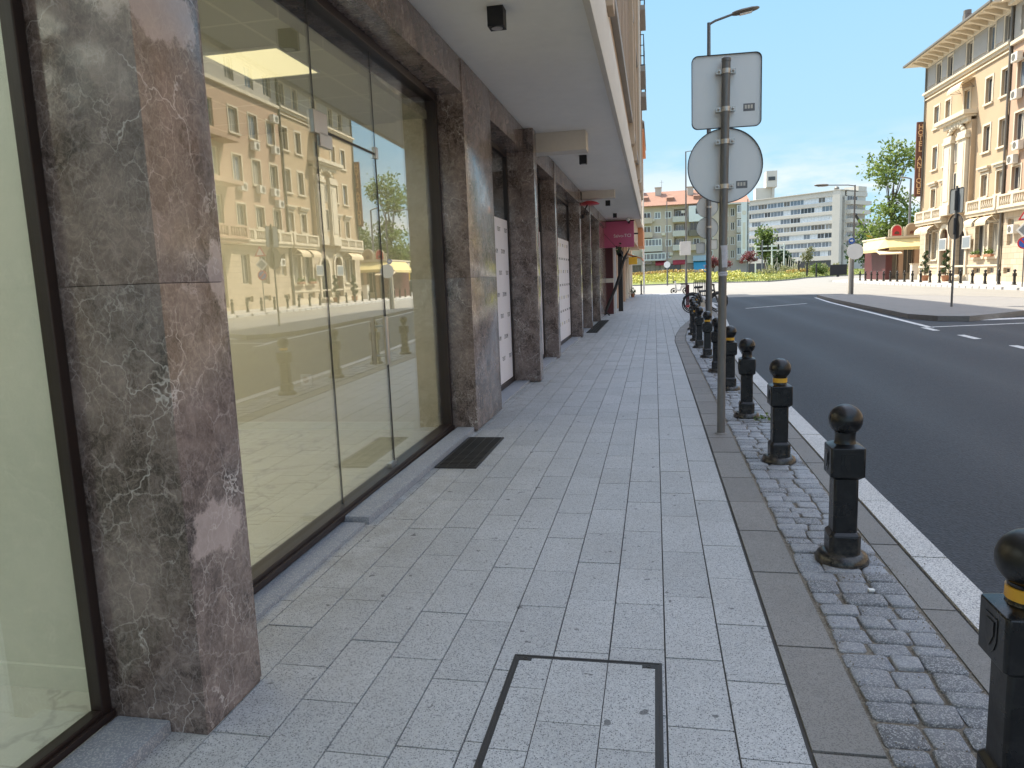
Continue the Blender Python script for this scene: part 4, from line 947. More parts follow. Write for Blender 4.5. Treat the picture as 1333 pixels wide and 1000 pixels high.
# island signpost with signs seen edge-on
t = thing('sign_post', 'thin post on the traffic island with a square and a round sign seen almost edge-on', 'signpost', (9.95, 27.3, .03))
mb = MB(); mb.tube([(9.95, 27.3, .0), (9.95, 27.3, 4.05)], .035, 12); mb.build('pole', 'galv', t, smooth=50)
back_sign(t, Vector((9.98, 27.36, 3.57)), rounded(.80, .82, .08), R(-81), 'square_sign', back='slate'); back_sign(t, Vector((9.98, 27.36, 2.72)), [(.43 * math.cos(2 * math.pi * i / 40), .43 * math.sin(2 * math.pi * i / 40)) for i in range(40)], R(-79), 'round_sign', back='pipe')  # dark backs put the shade of the backlit signs into their colour
mb = MB(); mb.bbox(9.88, 9.95, 27.24, 27.30, 3.25, 3.9, .02); mb.bbox(9.88, 9.95, 27.24, 27.30, 2.45, 3.0, .02); mb.build('bracket', 'signedge', t)
# sign cluster at the right edge of the frame
t = thing('sign_post', 'post at the right edge with red bordered triangle, diamond and no-stopping disc', 'signpost', (19.95, 45.1, .0))
mb = MB(); mb.tube([(19.95, 45.1, -.1), (19.95, 45.1, 4.2)], .035, 12); mb.build('pole', 'galv', t)
T = Matrix.Translation((19.9, 45.0, 3.95)); mb = MB(T); mb.prism([(-.4, -.3), (.4, -.3), (0, .38)], -.01, .01, axis='y'); mb.build('triangle_sign', 'red', t)
mb = MB(T); mb.prism([(-.27, -.22), (.27, -.22), (0, .24)], -.014, -.0105, axis='y'); mb.build('triangle_face', 'signwhite', t)
T = Matrix.Translation((19.85, 45.0, 3.12)); mb = MB(T); mb.prism([(-.42, 0), (0, -.42), (.42, 0), (0, .42)], -.01, .01, axis='y'); mb.build('diamond_sign', 'signwhite', t)
mb = MB(T); mb.prism([(-.30, 0), (0, -.30), (.30, 0), (0, .30)], -.014, -.0105, axis='y'); mb.build('diamond_face', 'slate', t)
T = Matrix.Translation((19.87, 45.0, 2.42)); mb = MB(T); mb.lathe([(.001, -.01), (.33, -.01), (.33, .01), (.001, .01)], n=32, axis='y'); mb.build('round_sign', 'red', t)
mb = MB(T); mb.lathe([(.001, -.014), (.26, -.014), (.26, -.0105), (.001, -.0105)], n=32, axis='y'); mb.build('round_face', 'bluesign', t)
mb = MB(T); mb.prism([(-.21, .15), (-.15, .21), (.21, -.15), (.15, -.21)], -.018, -.0145, axis='y'); mb.build('red_bar', 'red', t)
# ================================================================== BICYCLES, RACK, SCOOTER
def bicycle(x, y, ang, label, frame_mat):
    t = thing('bicycle', label, 'bicycle', (x, y, 0), 'bicycles parked beyond the bollards', ang)
    def P(mb, nm, m, par=None, **k): 
        return mb.build(nm, m, par or t, local=True, **k)
    for cx in (-.52, .52):
        mb = MB(); n = 28
        pts = [(cx + .33 * math.cos(2 * math.pi * i / n), 0, .345 + .33 * math.sin(2 * math.pi * i / n)) for i in range(n + 1)]
        mb.tube(pts, .022, 8, cap=False); wo = P(mb, 'wheel', 'blackmatt', smooth=60)
        mb = MB()
        for i in range(12): a = math.pi * 2 * i / 12; mb.tube([(cx, .02 * (-1) ** i, .345), (cx + .315 * math.cos(a), 0, .345 + .315 * math.sin(a))], .002, 4)
        mb.ball((cx, 0, .345), .035, 8); P(mb, 'spokes', 'steel', wo)
        mb = MB(); a0 = [R(20 + 14 * i) for i in range(10)]; mb.tube([(cx + .37 * math.cos(a), 0, .345 + .37 * math.sin(a)) for a in a0], .02, 6); P(mb, 'mudguard', 'blackmatt', wo)
    mb = MB(); bbk = (-.08, 0, .30); st = (-.22, 0, .78); hd = (.36, 0, .80); hb = (.40, 0, .62)
    for a, b, r in ((bbk, st, .018), (bbk, hb, .022), (st, hd, .018), (hd, hb, .02), ((-.52, 0, .345), bbk, .012), ((-.52, 0, .345), st, .012), (hb, (.52, 0, .345), .016)): mb.tube([a, b], r, 8)
    P(mb, 'frame', frame_mat)
    mb = MB(); mb.tube([(-.22, 0, .76), (-.25, 0, .92)], .014, 8); mb.prism([(-.40, -.09), (-.40, .09), (-.2, .05), (-.1, .02), (-.1, -.02), (-.2, -.05)], .92, .97); P(mb, 'saddle', 'blackmatt', bevel=.015)
    mb = MB(); mb.tube([(.36, 0, .8), (.33, 0, 1.0)], .013, 8); mb.tube([(.22, -.30, 1.04), (.33, -.12, 1.02), (.33, .12, 1.02), (.22, .30, 1.04)], .014, 8); P(mb, 'handlebar', 'blackmatt')
    mb = MB(); mb.lathe([(.09, -.006), (.09, .006)], (-.08, -.05, .30), 16, 0, 'y'); mb.tube([(-.08, -.06, .30), (.03, -.06, .18)], .01, 6); mb.tube([(-.08, .06, .30), (-.19, .06, .42)], .01, 6); mb.box(0., .06, -.14, -.06, .17, .19); mb.box(-.22, -.16, .06, .14, .41, .43); P(mb, 'crankset', 'steel')
    return t
bicycle(1.86, 28.6, R(12), 'black bicycle nearest the bollards, parked across the pavement edge', 'machinedark')
bicycle(1.95, 29.5, R(8), 'grey framed bicycle second in the row beyond the bollards', 'galv')
bicycle(2.0, 30.6, R(14), 'dark bicycle farthest in the row, close to the red post', 'darkboard')
t = thing('docking_post', 'dark red post of the bicycle stand behind the parked bicycles', 'post', (1.42, 33.2, 0))
mb = MB(); mb.bbox(1.35, 1.50, 33.1, 33.25, 0, 1.0, .01); mb.build('post', 'maroon', t); mb = MB(); mb.bbox(1.30, 1.6, 33.05, 33.3, 0, .10, .01); mb.build('foot', 'red', t)
t = thing('guard_rail', 'black railing panel with vertical bars behind the bicycles', 'railing', (2.9, 44, 0))
mb = MB()
for z in (.15, .95, 1.02): mb.tube([(2.25, 44, z), (3.3, 44.6, z)], .022, 6)
mb.build('rails', 'iron', t); mb = MB()
for i in range(11): a = i / 10; mb.box(2.25 + 1.05 * a - .018, 2.25 + 1.05 * a + .018, 44 + .6 * a - .018, 44 + .6 * a + .018, .1, 1.0)
mb.build('bars', 'iron', t)
t = thing('scooter', 'small white and black motor scooter parked at the far corner in the sun', 'scooter', (1.9, 58.2, ROAD))
for cx in (1.45, 2.35):
    mb = MB(); n = 18; mb.tube([(cx + .2 * math.cos(2 * math.pi * i / n), 58.2, ROAD + .25 + .2 * math.sin(2 * math.pi * i / n)) for i in range(n + 1)], .05, 8, cap=False); mb.ball((cx, 58.2, ROAD + .25), .1, 10); mb.build('wheel', 'blackmatt', t, smooth=60)
mb = MB(); mb.prism([(1.52, .42), (1.62, .25), (2.0, .22), (2.1, .5), (2.45, .5), (2.5, .68), (2.0, .72), (1.9, .36), (1.72, .36), (1.62, 1.0), (1.5, 1.02)], 58.05, 58.35, axis='y'); mb.v = [v + Vector((0, 0, ROAD)) for v in mb.v]; mb.build('body', 'white', t, bevel=.04)
mb = MB(); mb.bbox(1.98, 2.52, 58.08, 58.32, ROAD + .72, ROAD + .82, .03); mb.build('seat', 'blackmatt', t)
mb = MB(); mb.tube([(1.6, 57.9, ROAD + 1.08), (1.55, 58.2, ROAD + 1.02), (1.6, 58.5, ROAD + 1.08)], .02, 8); mb.ball((1.45, 58.2, ROAD + .95), .08, 10); mb.prism([(1.40, 1.0), (1.36, 1.3), (1.40, 1.3), (1.46, 1.0)], 58.0, 58.4, axis='y'); mb.build('handlebar', 'blackmatt', t)
# sandy grit and chips lying in the sett joints, thickest round the bollard feet
mb = MB(); rnd = random.Random(15)
for i in range(2600):
    if rnd.random() < .5:
        bx, by = rnd.choice(BY[:6]); a = rnd.random() * 6.28; d = .13 + abs(rnd.gauss(0, .10)); x, y = bx + d * math.cos(a), by + d * math.sin(a) * 1.3 - .05
    else:
        y = 1.2 + rnd.random() ** 1.5 * 9; x = rnd.choice((tE(y) + .24 + abs(rnd.gauss(0, .03)), kR(y) - .34 - abs(rnd.gauss(0, .03)), rnd.uniform(tE(y) + .26, kR(y) - .36)))
    r = rnd.uniform(.0012, .0042); z = .009 + r * .4
    mb.add([(x + r, y, z), (x - r * .5, y + r * .87, z), (x - r * .5, y - r * .87, z), (x, y, z + r), (x, y, z - r)], [(0, 1, 3), (1, 2, 3), (2, 0, 3), (1, 0, 4), (2, 1, 4), (0, 2, 4)])
o = mb.build('grit', 'joint'); o['kind'] = 'stuff'; tag(o, 'loose sandy grit scattered over the setts around the bollard feet', 'grit')
# small litter
t = MB(); t.bbox(.985, 1.012, 3.52, 3.545, .013, .022, .003); tag(t.build('litter', 'white', loc=(1, 3.53, .013)), 'tiny white scrap on the setts at the foot of the second bollard', 'litter')
mb = MB(); rnd = random.Random(8); leafcards(mb, [((1.12 + rnd.gauss(0, .05), 7.7 + rnd.gauss(0, .05), .02 + abs(rnd.gauss(0, .02))), rnd.random()) for i in range(50)], .018, rnd); tag(mb.build('weed', 'leaf', loc=(1.12, 7.7, 0)), 'small green weed growing between the setts beside the fourth bollard', 'weed')
# ================================================================== HOTEL SIDE OF THE STREET
P0 = Vector((23.8, 73.2, 0)); U = Vector((.03, -1, 0)).normalized(); W = Vector((-1, -.03, 0)).normalized(); Z = Vector((0, 0, 1))
TH = frame4(P0, U, W, Z)
def wall(mb, u0, u1, z0, z1, holes, depth=.22, w=0., mi=0):
    us = sorted({u0, u1} | {h[i] for h in holes for i in (0, 1)}); zs = sorted({z0, z1} | {h[i] for h in holes for i in (2, 3)})
    us = [u for u in us if u0 <= u <= u1]; zs = [z for z in zs if z0 <= z <= z1]
    for a, b in zip(us, us[1:]):
        for c, d in zip(zs, zs[1:]):
            m = ((a + b) / 2, (c + d) / 2)
            if any(h[0] < m[0] < h[1] and h[2] < m[1] < h[3] for h in holes): continue
            mb.add([(a, w, c), (b, w, c), (b, w, d), (a, w, d)], [(0, 1, 2, 3)], mi)
    for a, b, c, d in holes:
        mb.add([(p, q, r) for q in (w, w - depth) for p, r in ((a, c), (b, c), (b, d), (a, d))], [(0, 1, 5, 4), (1, 2, 6, 5), (2, 3, 7, 6), (3, 0, 4, 7)], mi)
def surround(mb, a, b, c, d, t=.16, w=.045, sill=True):
    mb.bbox(a - t, a, 0, w, c, d + t, .012); mb.bbox(b, b + t, 0, w, c, d + t, .012); mb.bbox(a, b, 0, w, d, d + t, .012)
    if sill: mb.bbox(a - t - .05, b + t + .05, 0, w + .09, c - .14, c, .015)
def hood(mb, a, b, z):
    mb.bbox(a - .35, b + .35, 0, .28, z + .28, z + .42, .02); mb.bbox(a - .25, b + .25, 0, .18, z + .10, z + .28, .02)
def awn(parent, T, u0, u1, zt, zb, outw, n=9, mat='awning'):
    # a curved scalloped hood: quarter-round section with closed cheeks
    mb = MB(T); prof = []
    for i in range(n + 1):
        a = math.pi / 2 * i / n; prof.append((outw * math.sin(a), zb + (zt - zb) * math.cos(a)))
    prof.append((outw, zb - .16))
    for (x0, z0), (x1, z1) in zip(prof, prof[1:]): mb.add([(u0, x0 + .01, z0), (u1, x0 + .01, z0), (u1, x1 + .01, z1), (u0, x1 + .01, z1), (u0, x0, z0 - .03), (u1, x0, z0 - .03), (u1, x1 - .02, z1 - .01), (u0, x1 - .02, z1 - .01)], [(0, 1, 2, 3), (7, 6, 5, 4), (0, 3, 7, 4), (1, 2, 6, 5)])
    o = mb.build('awning', mat, parent, smooth=40); ORG[o.name] = ORG[parent.name]
    mb = MB(T)
    for u in (u0 + .03, u1 - .03):
        mb.tube([(u, .02, zb - .05), (u, outw - .02, zb - .05)], .018, 6)
        for i in (3, 6): a = math.pi / 2 * i / n; mb.tube([(u, .02, zb - .05), (u, outw * math.sin(a), zb + (zt - zb) * math.cos(a) - .02)], .014, 6)
    mb.build('awning_frame', 'pipe', o)
ht = thing('hotel_building', 'sandy pink hotel with deep bracketed eaves and cream awnings across the road on the right', 'building', P0)
cols_ = [(2.10, 3.08), (4.40, 5.35), (11.45, 12.45), (13.80, 14.80)]
rowsz = [(6.25, 7.85), (9.5, 11.38), (12.95, 14.75)]
hol = [(a, b, c, d) for a, b in cols_ for c, d in rowsz] + [(7.86, 8.88, 13.15, 14.75)]
mb = MB(TH); wall(mb, 0, 15, 5.04, 16.2, hol); hw = mb.build('wall', 'stucco', ht)
gh = [(1.4, 2.62, 1.8, 4.15), (2.78, 3.9, 1.8, 4.15), (4.75, 6.25, .45, 4.25), (7.65, 9.4, .45, 3.9), (10.99, 12.38, 1.8, 4.25), (13.16, 14.5, 1.8, 4.25), (1.22, 2.47, .58, 1.02), (10.85, 11.95, .58, 1.02), (13.08, 14.1, .58, 1.02)]
mb = MB(TH); wall(mb, 0, 15, 0, 5.04, gh, .3); mb.build('ground_floor_wall', 'ashlar', ht)
mb = MB(TH); mb.bbox(0, 15, 0, .10, .02, .50, .02); mb.bbox(0, 15, 0, .06, 1.1, 1.25, .02); mb.build('plinth', 'trim', ht)
ah = [(2.28, 3.15, 16.62, 18.2), (4.48, 5.4, 16.62, 18.2), (7.96, 8.94, 16.62, 18.25), (11.53, 12.43, 16.62, 18.3), (13.86, 14.8, 16.62, 18.3)]
mb = MB(TH); wall(mb, 0, 15, 16.2, 18.85, ah); mb.build('attic_wall', 'attic', ht)
mb = MB(TH); mb.box(.05, 15, -14, -.33, 0, 18.85); mb.box(0, .049, -14, -.001, 0, 18.85); mb.build('body', 'stucco', ht)
each('attic_panel', 'greycon', ht, TH, ((.45, 2.05), (3.35, 4.28), (5.6, 7.75), (9.15, 11.3), (12.65, 13.65)), lambda q, i: q.bbox(i[0], i[1], 0, .05, 16.75, 18.15, .02))
each('window_surround', 'trim', ht, TH, hol[:12] + ah + [hol[12]], lambda q, h: surround(q, *h, sill=h[2] < 16))
each('window_surround', 'trim', ht, TH, gh[:2] + gh[4:6], lambda q, h: surround(q, *h, t=.2, w=.06))
each('window_hood', 'trim', ht, TH, cols_, lambda q, i: hood(q, i[0], i[1], 8.0))
mb = MB(TH); mb.bbox(-.06, 15, 0, .16, 16.0, 16.2, .02); mb.bbox(-.12, 15, 0, .30, 16.2, 16.36, .02); mb.bbox(-.12, 15, 0, .12, 15.72, 15.82, .02); mb.build('cornice', 'trim', ht)
mb = MB(TH); mb.bbox(0, 15, 0, .14, 18.45, 18.85, .03); mb.bbox(-1.25, 15.1, -.3, 1.45, 18.95, 19.05, .01); mb.build('eaves_board', 'trim', ht)
each('eaves_bracket', 'trim', ht, TH, range(14), lambda q, i: q.prism([(.14, 18.5), (.35, 18.55), (.9, 18.72), (1.3, 18.84), (1.3, 18.949), (.14, 18.949)], .3 + i * 1.1 - .12, .3 + i * 1.1 + .12, axis='x'))
mb = MB(TH); mb.bbox(-1.3, 15.1, 1.45, 1.6, 18.97, 19.14, .03); mb.build('gutter', 'pipe', ht)
mb = MB(TH); mb.prism([(1.45, 19.05), (-6, 21.4), (-14, 19.05)], -1.3, 15.05, axis='x'); ro = mb.build('roof', 'roof', ht); ORG[ro.name] = ORG[ht.name]
mb = MB(TH); mb.bbox(8.0, 8.5, .0, .5, 19.45, 20.3, .04); mb.tube([(8.25, .25, 20.3), (8.25, .25, 20.6)], .28, 10); mb.build('chimney', 'pipe', ro)
for a, b, c, d in hol + ah: window(ht, TH, a, b, c, d, -.2, .09, 1)
for a, b, c, d in gh[:2] + gh[4:6]: window(ht, TH, a, b, c, d, -.25, .10, 1)
for a, b, c, d in gh[6:]: window(ht, TH, a, b, c, d, -.25, .05, 2)
mb = MB(TH); mb.box(4.75, 6.25, -.32, -.24, .45, 4.25); mb.build('door', 'brown', ht)
mb = MB(TH); mb.box(7.65, 9.4, -.32, -.24, .45, 3.9); mb.build('door', 'winglass', ht)
for (c, r, z) in ((5.5, .78, 3.6), (8.5, .95, 3.2)):       # arched heads over the two entrances
    n = 12; mb = MB(TH)
    for i in range(n):
        a0, a1 = math.pi * i / n, math.pi * (i + 1) / n
        q = [(c + rr_ * math.cos(a), z + rr_ * math.sin(a)) for rr_, a in ((r, a0), (r, a1), (r + .32, a1), (r + .32, a0))]
        mb.prism(q, .0, .14, axis='y')
    for s_ in (-1, 1): mb.bbox(c + s_ * (r + .16) - .16, c + s_ * (r + .16) + .16, 0, .14, .5, z, .02)
    mb.build('entrance_arch', 'trim', ht)
mb = MB(TH)
for i in range(3): mb.box(7.2, 9.8, .1, .5 + .3 * (2 - i), .02 + .14 * i, .02 + .14 * (i + 1))
mb.build('entrance_steps', 'trim', ht)
# portal bay above the entrance
mb = MB(TH); mb.bbox(5.75, 10.2, .0, .35, 5.3, 12.2, .02); pb = mb.build('portal_bay', 'stucco', ht); ORG[pb.name] = ORG[ht.name]
for a, b in ((6.0, 7.35), (8.6, 9.95)):
    mb = MB(TH); mb.bbox(a, b, .35, .62, 5.3, 10.9, .03); mb.bbox(a - .15, b + .15, .35, .75, 10.9, 11.15, .03); mb.bbox(a - .08, b + .08, .35, .68, 11.15, 11.5, .05); mb.bbox(a - .1, b + .1, .35, .72, 5.3, 6.1, .03); mb.bbox(a + .22, b - .22, .6, .66, 6.4, 10.6, .02)
    mb.build('pilaster', 'trim', pb)
mb = MB(TH); mb.bbox(4.9, 10.15, .0, .85, 12.45, 12.62, .03); mb.bbox(4.75, 10.3, .0, 1.0, 12.62, 12.95, .03); mb.bbox(5.6, 10.1, .35, .6, 12.1, 12.45, .03); mb.build('portal_cornice', 'trim', pb)
mb = MB(TH)
for i in range(9): a = math.pi * i / 8; mb.ball((7.95 + 1.35 * math.cos(a), .5, 11.35 + .75 * math.sin(a)), .22, 8)
for u in (6.3, 7.2, 8.0, 8.8, 9.6): mb.ball((u, .5, 12.2), .2, 8)
mb.build('carved_ornament', 'trim', pb, smooth=60)
window(ht, TH, 7.5, 8.45, 6.6, 8.6, .34, .09, 1); window(ht, TH, 7.5, 8.45, 9.3, 10.9, .34, .09, 1)
def balustrade(parent, T, u0, u1, z, out, mat='trim', ends=True):
    mb = MB(T); mb.bbox(u0, u1, 0, out + .12, z, z + .14, .03); mb.bbox(u0, u1, 0, out + .02, z - .22, z, .05); mb.bbox(u0, u1, out - .12, out + .08, z + .86, z + 1.0, .03); mb.bbox(u0, u1, out - .10, out + .06, z + .14, z + .24, .02)
    n = max(2, round((u1 - u0) / 2.2))
    for i in range(n + 1): u = u0 + .15 + (u1 - u0 - .3) * i / n; mb.bbox(u - .16, u + .16, out - .13, out + .09, z + .14, z + .88, .02)
    o = mb.build('balcony', mat, parent); ORG[o.name] = ORG[parent.name]
    mb = MB(T); k = int((u1 - u0) / .30)
    for i in range(k): u = u0 + .2 + (u1 - u0 - .4) * i / max(1, k - 1); mb.lathe([(.05, 0), (.07, .06), (.105, .2), (.06, .4), (.05, .5), (.075, .62)], (u, out - .02, z + .24), 8)
    mb.build('balustrade', mat, o, smooth=50)
balustrade(ht, TH, .0, 5.7, 5.06, .45); balustrade(ht, TH, 10.25, 14.95, 5.06, .45)
each('balcony_bracket', 'trim', ht, TH, (.9, 2.6, 4.2, 10.9, 12.0, 13.1, 14.2), lambda q, u: q.prism([(0, 4.4), (.15, 4.45), (.42, 4.83), (0, 4.84)], u - .1, u + .1, axis='x'))
for a, b in ((1.2, 2.68), (2.75, 4.1)): awn(ht, TH, a, b, 4.75, 4.2, .95)
for a, b in ((10.8, 12.45), (12.95, 14.6)): awn(ht, TH, a, b, 4.78, 4.25, .95)
awn(ht, TH, 7.2, 9.55, 15.4, 14.75, 1.05)
mb = MB(TH); mb.tube([(15.0, .12, 0), (15.0, .12, 18.9)], .085, 10); mb.build('drain_pipe', 'pipe', ht); mb = MB(TH); mb.tube([(.12, .10, 5.2), (.12, .10, 18.6)], .07, 8); mb.build('drain_pipe', 'pipe', ht)
# blade sign
t = thing('hotel_sign', 'tall brown blade sign with gold letters hanging from the far corner of the hotel', 'sign', (23.5, 73.3, 7.5))
mb = MB(); mb.bbox(23.14, 23.78, 73.1, 73.32, 7.5, 14.0, .03); mb.build('board', 'brown', t)
tm = text_mb('H\nO\nT\nE\nL', .60, frame4((23.46, 73.097, 13.35), Vector((1, 0, 0)), Z, Vector((0, -1, 0))), .008, line=.80, offset=.01); tm.build('lettering', 'gold', t)
tm = text_mb('A\nN\nT\nI\nQ\nU\nE', .60, frame4((23.46, 73.097, 10.62), Vector((1, 0, 0)), Z, Vector((0, -1, 0))), .008, line=.80, offset=.01); tm.build('lettering', 'gold', t)
mb = MB()
for z in (8.2, 10.8, 13.4): mb.tube([(23.7, 73.2, z), (24.0, 73.2, z)], .04, 6)
mb.build('bracket', 'pipe', t)
# boards, topiary, bench like white box at the entrance
def TW(u, w, z): return TH @ Vector((u, w, z))
for u, lb, mt in ((5.55, 'pale framed notice panel left of the hotel entrance', 'slate'), (10.0, 'grey framed notice panel right of the hotel entrance', 'slate')):
    t = thing('notice_panel', lb, 'notice board', TW(u, .3, 2.5))
    mb = MB(TH); mb.bbox(u - .72, u + .72, .18, .26, 2.5, 3.5, .02); mb.build('frame', 'acwhite', t); mb = MB(TH); mb.box(u - .62, u + .62, .261, .268, 2.6, 3.4); mb.build('panel_face', mt, t)
def spiral_topiary(u, lb, seed):
    rnd = random.Random(seed); b = TW(u, 1.3, .02); t = thing('spiral_topiary', lb, 'topiary', b)
    mb = MB(); mb.lathe([(.24, 0), (.32, .45), (.36, .48), (.30, .46)], b, 16); mb.build('pot', 'terracotta', t)
    mb = MB(); mb.tube([b + Vector((0, 0, .4)), b + Vector((0, 0, 2.4))], .04, 6); mb.build('trunk', 'bark', t)
    mb = MB(); pts = []
    for i in range(900):
        s_ = rnd.random(); a = s_ * 2 * math.pi * 3.2; r = .30 * (1 - .55 * s_); c = b + Vector((r * .75 * math.cos(a), r * .75 * math.sin(a), .6 + 1.9 * s_)); pts.append((c + Vector((rnd.gauss(0, .10), rnd.gauss(0, .10), rnd.gauss(0, .08))) * (1.15 - .6 * s_), rnd.random() * .6))
    leafcards(mb, pts, .06, rnd); mb.build('foliage', 'leafdark', t)
spiral_topiary(5.0, 'dark spiral topiary in a pot left of the hotel entrance', 1); spiral_topiary(9.2, 'dark spiral topiary in a pot right of the hotel entrance', 2)
t = thing('planter', 'window-box plants on the sill under the right hotel awnings', 'planter', TW(11.7, .2, 1.8))
mb = MB(TH)
for a in (11.1, 13.25): mb.bbox(a, a + 1.15, .16, .4, 1.81, 2.0, .02)
mb.build('trough', 'terracotta', t)
mb = MB(); rnd = random.Random(6); pts = [(TW(a + rnd.random() * 1.1, .28 + rnd.gauss(0, .06), 2.05 + abs(rnd.gauss(0, .12))), rnd.random()) for a in (11.1, 13.25) for i in range(160)]; leafcards(mb, pts, .07, rnd); mb.build('foliage', 'leaf', t)
# neighbour building
nb = thing('apartment_house', 'terracotta pink house with air conditioners beside the hotel at the right edge', 'building', TW(15.05, 0, 0))
c3 = [(15.95, 17.15), (18.6, 19.8), (21.3, 22.5), (29.6, 30.8), (32.3, 33.5), (35.0, 36.2)]
hol = [(a, b, c, d) for a, b in c3 for c, d in rowsz]
log_ = [(24.2, 25.6, 6.2, 8.3), (26.4, 27.8, 6.2, 8.3), (24.2, 25.6, 9.6, 11.6), (26.4, 27.8, 9.6, 11.6), (24.4, 27.4, 12.9, 14.8)]
mb = MB(TH); wall(mb, 15.12, 40, 5.04, 16.2, hol + log_); mb.build('wall', 'stucco2', nb)
gh = [(15.75, 16.6, 2.55, 4.35), (18.6, 19.9, 1.9, 4.2), (21.3, 22.5, 1.9, 4.2), (24.6, 27.2, .3, 4.1), (29.6, 30.8, 1.9, 4.2), (32.3, 33.5, 1.9, 4.2), (35., 36.2, 1.9, 4.2), (15.5, 16.5, .58, 1.0), (18.6, 19.8, .58, 1.0), (21.3, 22.4, .58, 1.0)]
mb = MB(TH); wall(mb, 15.12, 40, 0, 5.04, gh, .3); mb.build('ground_floor_wall', 'ashlar', nb)
ah = [(a, b, 16.7, 18.3) for a, b in c3] + [(25, 27, 16.7, 18.3)]
mb = MB(TH); wall(mb, 15.12, 40, 16.2, 18.85, ah); mb.build('attic_wall', 'attic', nb)
mb = MB(TH); mb.box(15.15, 40, -14, -.35, 0, 18.85); mb.build('body', 'stucco2', nb)
for a, b, c, d in hol + ah + log_: window(nb, TH, a, b, c, d, -.2, .09, 1)
for a, b, c, d in gh[:3] + gh[4:]: window(nb, TH, a, b, c, d, -.25, .08, 1)
mb = MB(TH); mb.box(24.6, 27.2, -.34, -.26, .3, 4.1); mb.build('door', 'brown', nb)
each('window_surround', 'trim', nb, TH, hol, lambda q, h: surround(q, *h, t=.12))
mb = MB(TH); mb.bbox(15.12, 40, 0, .22, 16.0, 16.25, .03); mb.bbox(15.12, 40, 0, .5, 18.6, 18.9, .03); mb.bbox(15.12, 40, -14, .9, 18.9, 19.05, .02); mb.build('cornice', 'trim', nb)
mb = MB(TH); mb.prism([(.95, 19.06), (-6, 21.6), (-14, 19.06)], 15.12, 40, axis='x'); mb.build('roof', 'roof', nb)
balustrade(nb, TH, 15.2, 23.2, 5.06, .45); balustrade(nb, TH, 23.4, 28.4, 5.06, 1.3, 'stucco2'); balustrade(nb, TH, 28.6, 40, 5.06, .45)
mb = MB(TH); mb.bbox(23.4, 28.4, 0, 1.3, 11.9, 12.2, .03); mb.bbox(23.4, 28.4, 0, 1.3, 8.9, 9.2, .03); mb.build('balcony_slab', 'stucco2', nb)
for (u, z) in ((16.2, 15.0), (16.4, 12.55), (19.5, 12.35), (17.0, 9.15), (19.2, 9.15), (21.8, 9.1), (16.4, 8.3), (30.2, 12.3), (33, 9.0), (17.0, 3.6)):
    mb = MB(TH); mb.bbox(u - .42, u + .42, .06, .42, z - .3, z + .3, .03); ac = mb.build('air_conditioner', 'acwhite', nb); ORG[ac.name] = ORG[nb.name]
    mb = MB(TH); mb.lathe([(.22, .421), (.22, .435), (.16, .438), (.05, .43)], (u - .08, 0, z), 16, 0, 'y'); mb.build('fan_grille', 'pipe', ac)
oh = thing('apartment_house', 'sandy house past the terracotta one, seen only as a reflection in the shop glass', 'building', TW(40.1, 0, 0))
oc = [(41.2 + 3.0 * i, 42.5 + 3.0 * i) for i in range(20)]
ohol = [(a, b, c, d) for a, b in oc for c, d in rowsz]; ogh = [(a, b, 1.2, 4.0) for a, b in oc]
mb = MB(TH); wall(mb, 40.05, 102, 5.04, 16.5, ohol); wall(mb, 40.05, 102, 0, 5.04, ogh, .3); mb.build('wall', 'stucco', oh)
mb = MB(TH); mb.box(40.06, 102, -14, -.35, 0, 16.5); mb.build('body', 'stucco', oh)
mb = MB(TH); mb.bbox(40.05, 102, 0, .3, 4.9, 5.1, .03); mb.bbox(40.05, 102, -14, .6, 16.5, 16.8, .03); mb.build('cornice', 'trim', oh)
mb = MB(TH); mb.prism([(.6, 16.81), (-6, 19.4), (-14, 16.81)], 40.05, 102, axis='x'); mb.build('roof', 'roof', oh)
for h in ohol + ogh: window(oh, TH, *h, -.2, .09, 1)
each('window_surround', 'trim', oh, TH, ohol, lambda q, h: surround(q, *h, t=.12))
# ------------------------------------------------------------------ cafe pavilion
cf = thing('cafe_pavilion', 'low cafe with yellow awnings and arched roof boards beyond the hotel', 'building', (23.8, 78, 0))
mb = MB(); mb.box(22.3, 29, 78, 86, 3.55, 4.05); mb.box(22.2, 29.1, 77.9, 86.1, 4.05, 4.2); mb.build('roof', 'trim', cf)
mb = MB(); mb.box(22.5, 29, 79.2, 86, .02, 3.55); mb.build('wall', 'maroon', cf)
mb = MB(); mb.box(22.35, 22.95, 78.1, 79.19, .02, 3.55); mb.build('door_leaf', 'maroon', cf)
for x in (23.75, 25.15):
    mb = MB(); mb.bbox(x - .2, x + .2, 78.1, 78.5, .02, 3.55, .02); mb.build('column', 'stucco2', cf)
TC = frame4((0, 78.6, 0), Vector((1, 0, 0)), Vector((0, -1, 0)), Z)
window(cf, TC, 22.98, 23.5, .1, 3.2, 0, .08, 0); window(cf, TC, 24.0, 24.9, .6, 3.1, 0, .06, 1); window(cf, TC, 25.4, 28.6, .6, 3.1, 0, .08, 2)
mb = MB(); mb.box(22.45, 28.9, 78.7, 79.19, .02, .6); mb.build('counter', 'trim', cf)
mb = MB(); mb.prism([(78.02, 3.98), (76.6, 3.15), (76.6, 2.85), (76.64, 2.85), (76.64, 3.1), (78.02, 3.9)], 22.2, 25.4, axis='x'); mb.build('awning', 'yawning', cf)
mb = MB(); mb.add([(22.2, 78.02, 3.98), (22.2, 84, 3.98), (21.35, 84, 3.0), (21.35, 77.2, 3.0), (22.2, 76.6, 3.15), (21.35, 77.2, 2.75), (21.35, 84, 2.75)], [(0, 1, 2, 3), (0, 3, 4), (3, 2, 6, 5)])
